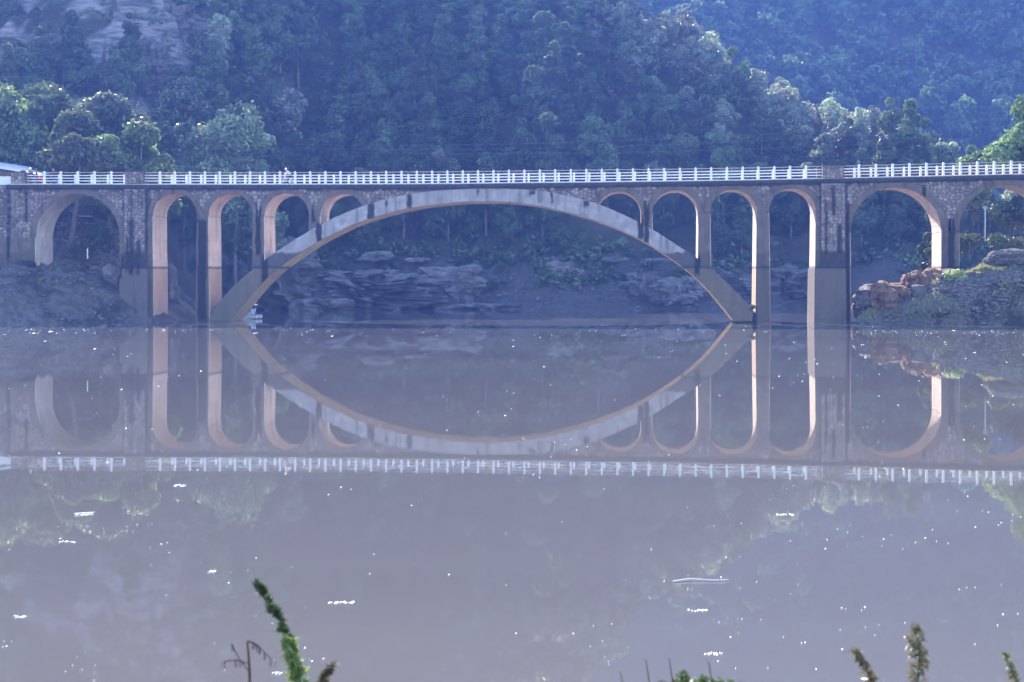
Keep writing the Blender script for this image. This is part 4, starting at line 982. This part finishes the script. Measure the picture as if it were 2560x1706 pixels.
for (px, yo, rz, top, leg, lb, hm) in [(77, 2.0, R(250), 'navy', 'black', 'person in dark jacket and pale helmet standing nearest the left parapet end', True), (92, 2.6, R(200), 'black', 'navy', 'person in black jacket with red bag standing beside the helmeted one', False),
                                       (135, 1.6, R(170), 'black', 'jeans', 'person in black top and blue jeans standing alone behind the left railing', False)]:
    X = XP(px, D + yo); person((X, D + yo, zdeck(X) - .06), rz, top, leg, lb, stand_pose(.02), helmet=hm)
X = XP(99, D + 2.3); bg_ = MB().frustum((-.22, .22, -.12, .12, 0), (-.16, .16, -.09, .09, .34)).build('red_bag', M['red']); bg_.location = (X, D + 2.3, zdeck(X) + .62); bv = bg_.modifiers.new('b', 'BEVEL'); bv.width = .05; bv.segments = 2
tag(bg_, 'red bag hanging at the hip of the person in black jacket', 'bag')
for (px, yo, lb) in [(74, 1.5, 'dark bicycle parked at the left parapet end'), (128, 1.1, 'dark bicycle leaning behind the railing beside the person in jeans')]:
    X = XP(px, D + yo); bicycle((X, D + yo, zdeck(X) - .06), R(8), 'black', lb)

# ------------------------------------------------------------------ floating flotsam and foreground plants
M['foam'] = simple('white_foam', (.8, .8, .84), .6, .05, 8)
def flake(m_, px, py, wpx, hpx=3):
    t = CZ * F / (py - HY); a_ = (px - 1280) / F; x = t * (-SP + a_ * CP); y = t * (CP + a_ * SP); wd = wpx / F * t / 2; dp = max(.03, hpx / F * t * t / CZ / 2); n = 7
    ps = [(x + wd * math.cos(6.283 * i / n) * random.uniform(.6, 1.1), y + dp * math.sin(6.283 * i / n) * random.uniform(.6, 1.1)) for i in range(n)]
    m_.add([(a, b, .004) for a, b in ps] + [(x + (a - x) * .7, y + (b - y) * .7, .008 + .006 * random.random()) for a, b in ps], [(i, (i + 1) % n, n + (i + 1) % n, n + i) for i in range(n)] + [tuple(n + i for i in range(n))])
m_ = MB()
for i in range(420):
    if i % 6 == 0: fx, fy = random.uniform(0, 2560), 815 + 885 * random.random() ** 1.4
    py = fy + random.gauss(0, 9) if i % 3 else 812 + 890 * random.random() ** 1.5; py = max(812, py); flake(m_, fx + random.gauss(0, 60) if i % 3 else random.uniform(0, 2560), py, random.choice([1, 1.5, 1.5, 2, 2.5, 5]), random.choice([.6, .8, 1, 1.3]))
for i in range(130): flake(m_, random.uniform(0, 1150) if random.random() < .7 else random.uniform(2100, 2560), 829 + random.gauss(0, 6), random.uniform(1, 3), .3)
tag(m_.build('foam_specks', M['foam']), 'tiny white foam specks scattered over the water', kind='stuff')
for (px, py, wp, hp, lb) in [(852, 1508, 66, 7, 'long broken foam patch left of the picture centre on the water'), (530, 1430, 18, 8, 'compact white foam clump above the leaning green plant'), (450, 1215, 30, 5, 'small foam streak under the reflected pines'),
                             (1785, 1636, 44, 8, 'white foam curl above the leafy bush at the bottom'), (695, 1685, 26, 9, 'foam clump right of the leaning plant stem'), (1962, 1288, 50, 4, 'thin foam line in the right half of the water'), (1745, 1528, 52, 6, 'faint foam patch below the floating stick'),
                             (210, 1288, 40, 4, 'thin foam line near the left edge'), (50, 1543, 28, 6, 'foam fleck close to the left picture edge'), (168, 1356, 44, 3, 'foam streak below the reflected railing on the left')]:
    mm = MB()
    for i in range(9): flake(mm, px + (i - 4) / 9 * wp + random.uniform(-2, 2), py + random.uniform(-2, 2), wp / 9 * random.uniform(.5, 1.5), hp * random.uniform(.3, 1))
    tag(mm.build('foam_patch', M['foam']), lb, 'foam')
def on_water(px, py): t = CZ * F / (py - HY); a_ = (px - 1280) / F; return Vector((t * (-SP + a_ * CP), t * (CP + a_ * SP), .02))
A_, B_ = on_water(1682, 1457), on_water(1822, 1453)
tag(MB().tube([A_, A_.lerp(B_, .3) + Vector((0, .1, .01)), A_.lerp(B_, .7), B_], [.008, .007, .006, .004], 6).build('floating_reed', M['foam']), 'long straight pale reed floating in the right half of the water', 'reed')
A_, B_ = on_water(186, 1288), on_water(236, 1284)
tag(MB().tube([A_, B_], [.014, .01], 6).build('floating_reed', M['foam']), 'short pale stick floating near the left edge', 'reed')

M['weed'] = foliage('weed_leaves', (.02, .05, .02), (.07, .13, .035), .35); M['weed_tip'] = foliage('weed_heads', (.05, .05, .03), (.12, .10, .06), .3); M['stem_brown'] = simple('dry_stem', (.10, .055, .05), .9, .2, 20); M['stem_green'] = simple('green_stem', (.06, .11, .03), .8, .2, 20)
def weed(path, Y, rads, leaf_from, leaf_to, spread, n, leaf, mat, label, name='weed', stem='stem_green', side=None, head=None):
    pts = [P(a, b, Y) for a, b in path]; base = pts[0].copy(); gz = hv(base.x, Y); base.z = gz - .05
    pts = [base] + pts; o = empty(name, base); tag(o, label, 'plant'); loc = [p - base for p in pts]
    r_ = [rads] + [rads * (1 - .75 * i / (len(pts) - 1)) for i in range(1, len(pts))]
    m_ = MB().tube(loc, r_, 6); tw = []
    rs = np.random.default_rng(int(path[0][0])); L = len(loc) - 1; cs = []; rr = []
    for i in range(60):
        u_ = leaf_from + (leaf_to - leaf_from) * rs.random(); k = min(L - 1, int(u_ * L)); p = loc[k].lerp(loc[k + 1], u_ * L - k)
        fall = spread * (1 - .7 * max(0, (u_ - leaf_from) / (leaf_to - leaf_from + 1e-6))); q_ = p + Vector(rs.normal(0, fall, 3) * np.array([1, 1, .8])); cs.append(q_); rr.append(spread * .45 + .003)
        if i % 4 == 0: m_.tube([p - Vector((0, 0, spread)), q_], [rads * .3, rads * .12], 4)
    m_.build('stem', M[stem], o)
    V, Fc = leaf_cloud(np.array([tuple(c) for c in cs]), np.array(rr), n, leaf, rs, .3, .1, 4.0); np_mesh('leaves', V, Fc, M[mat], o)
    return o
weed([(748, 1720), (735, 1660), (722, 1615), (712, 1580), (700, 1545), (672, 1510), (655, 1480), (642, 1452)], 6.5, .012, .28, 1.0, .014, 700, .011, 'weed', 'tall dark green plant leaning left in front of the water')
weed([(752, 1720), (740, 1665), (728, 1625), (716, 1590)], 6.45, .006, .1, .95, .02, 350, .016, 'needles_near', 'short bright green shoot hugging the leaning plant')
weed([(2290, 1720), (2296, 1690), (2300, 1655), (2297, 1620), (2292, 1590), (2286, 1568)], 7, .008, .3, 1, .026, 360, .010, 'weed_tip', 'feathery seed head second from the right edge')
weed([(2185, 1720), (2170, 1685), (2155, 1655), (2136, 1622)], 7, .007, .25, 1, .018, 260, .010, 'weed_tip', 'feathery seed head leaning left beside the taller one')
weed([(2548, 1720), (2535, 1690), (2522, 1660), (2512, 1632)], 7.3, .006, .25, 1, .014, 180, .010, 'weed_tip', 'thin seed head at the right picture edge')
weed([(800, 1720), (812, 1690), (830, 1664)], 6.8, .004, .3, 1, .012, 160, .012, 'weed_tip', 'wispy grass head right of the leaning plant')
# dry umbel with drooping rays
a = P(626, 1720, 6.2); gz = hv(a.x, 6.2); o = empty('dry_stalk', (a.x, 6.2, gz - .05)); tag(o, 'thin brown dry stalk with drooping side branches', 'plant'); base = o.location
q = lambda px, py: P(px, py, 6.2) - base
MB().tube([(0, 0, 0), q(624, 1680), q(621, 1635), q(618, 1603)], [.007, .006, .005, .004], 6).build('stem', M['stem_brown'], o)
mm = MB()
for pts in [[(618, 1603), (640, 1612), (662, 1632), (680, 1650)], [(618, 1603), (632, 1606), (650, 1618)], [(622, 1680), (600, 1650), (578, 1610)], [(622, 1660), (590, 1650), (560, 1655)]]:
    mm.tube([q(*p) for p in pts], .0022, 4)
    for p in pts[1:]:
        for k_ in range(4): b = q(p[0] + random.uniform(-6, 6), p[1]); mm.tube([b, b + Vector((random.uniform(-.008, .012), 0, -.03))], .0012, 3)
mm.build('twig', M['stem_brown'], o)
# leafy bush along the bottom edge
a = P(1750, 1735, 6.5); o = empty('bramble', (a.x, 6.5, hv(a.x, 6.5) - .05)); tag(o, 'leafy green bramble at the bottom edge right of centre', 'shrub'); base = o.location
cs = []; mm = MB()
for px, py in [(1625, 1712), (1655, 1704), (1690, 1702), (1712, 1690), (1735, 1705), (1758, 1694), (1780, 1700), (1800, 1702), (1825, 1704), (1850, 1710), (1875, 1714), (1706, 1678), (1690, 1715), (1765, 1712), (1640, 1720), (1810, 1718)]:
    c = P(px, py + 9, 6.5 + random.uniform(-.1, .1)) - base; cs.append(c); mm.tube([(c.x * .3, 0, 0), (c.x * .8, 0, c.z * .7), c], [.006, .004, .002], 5)
mm.build('stem', M['stem_green'], o)
V, Fc = leaf_cloud(np.array([tuple(c) for c in cs]), np.full(len(cs), .024), 1100, .011, rng, .2, .1, 1.5); np_mesh('leaves', V, Fc, M['weed'], o)
for i, (px, py) in enumerate([(1618, 1640), (1676, 1636), (1775, 1645), (1555, 1672)]):
    p = P(px, py + 10, 6.3); g_ = hv(p.x, 6.3)
    tag(MB().tube([(p.x + .01, 6.3, g_ - .05), (p.x + .01, 6.3, p.z - .1), (p.x - .005, 6.3, p.z), (p.x - .02, 6.3, p.z + .002)], [.004, .003, .002, .001], 5).build('grass_stalk', M['stem_brown']), ['faint curled stalk left of the bramble', 'faint stalk rising from the middle of the bramble', 'faint stalk above the right part of the bramble', 'hooked stalk well left of the bramble'][i], 'plant')

# ------------------------------------------------------------------ haze
t = NT('valley_haze'); pv = t.n('VolumePrincipled'); pv.inputs['Color'].default_value = HAZE_COLOR; pv.inputs['Density'].default_value = HAZE_DENSITY; pv.inputs['Anisotropy'].default_value = .35
t.l(pv.outputs[0], t.out.inputs[1])
hzb_ = MB().box(-320, 350, -40, 660, -6, 205).build('haze', t.m); tag(hzb_, 'pale blue haze filling the valley', kind='stuff')
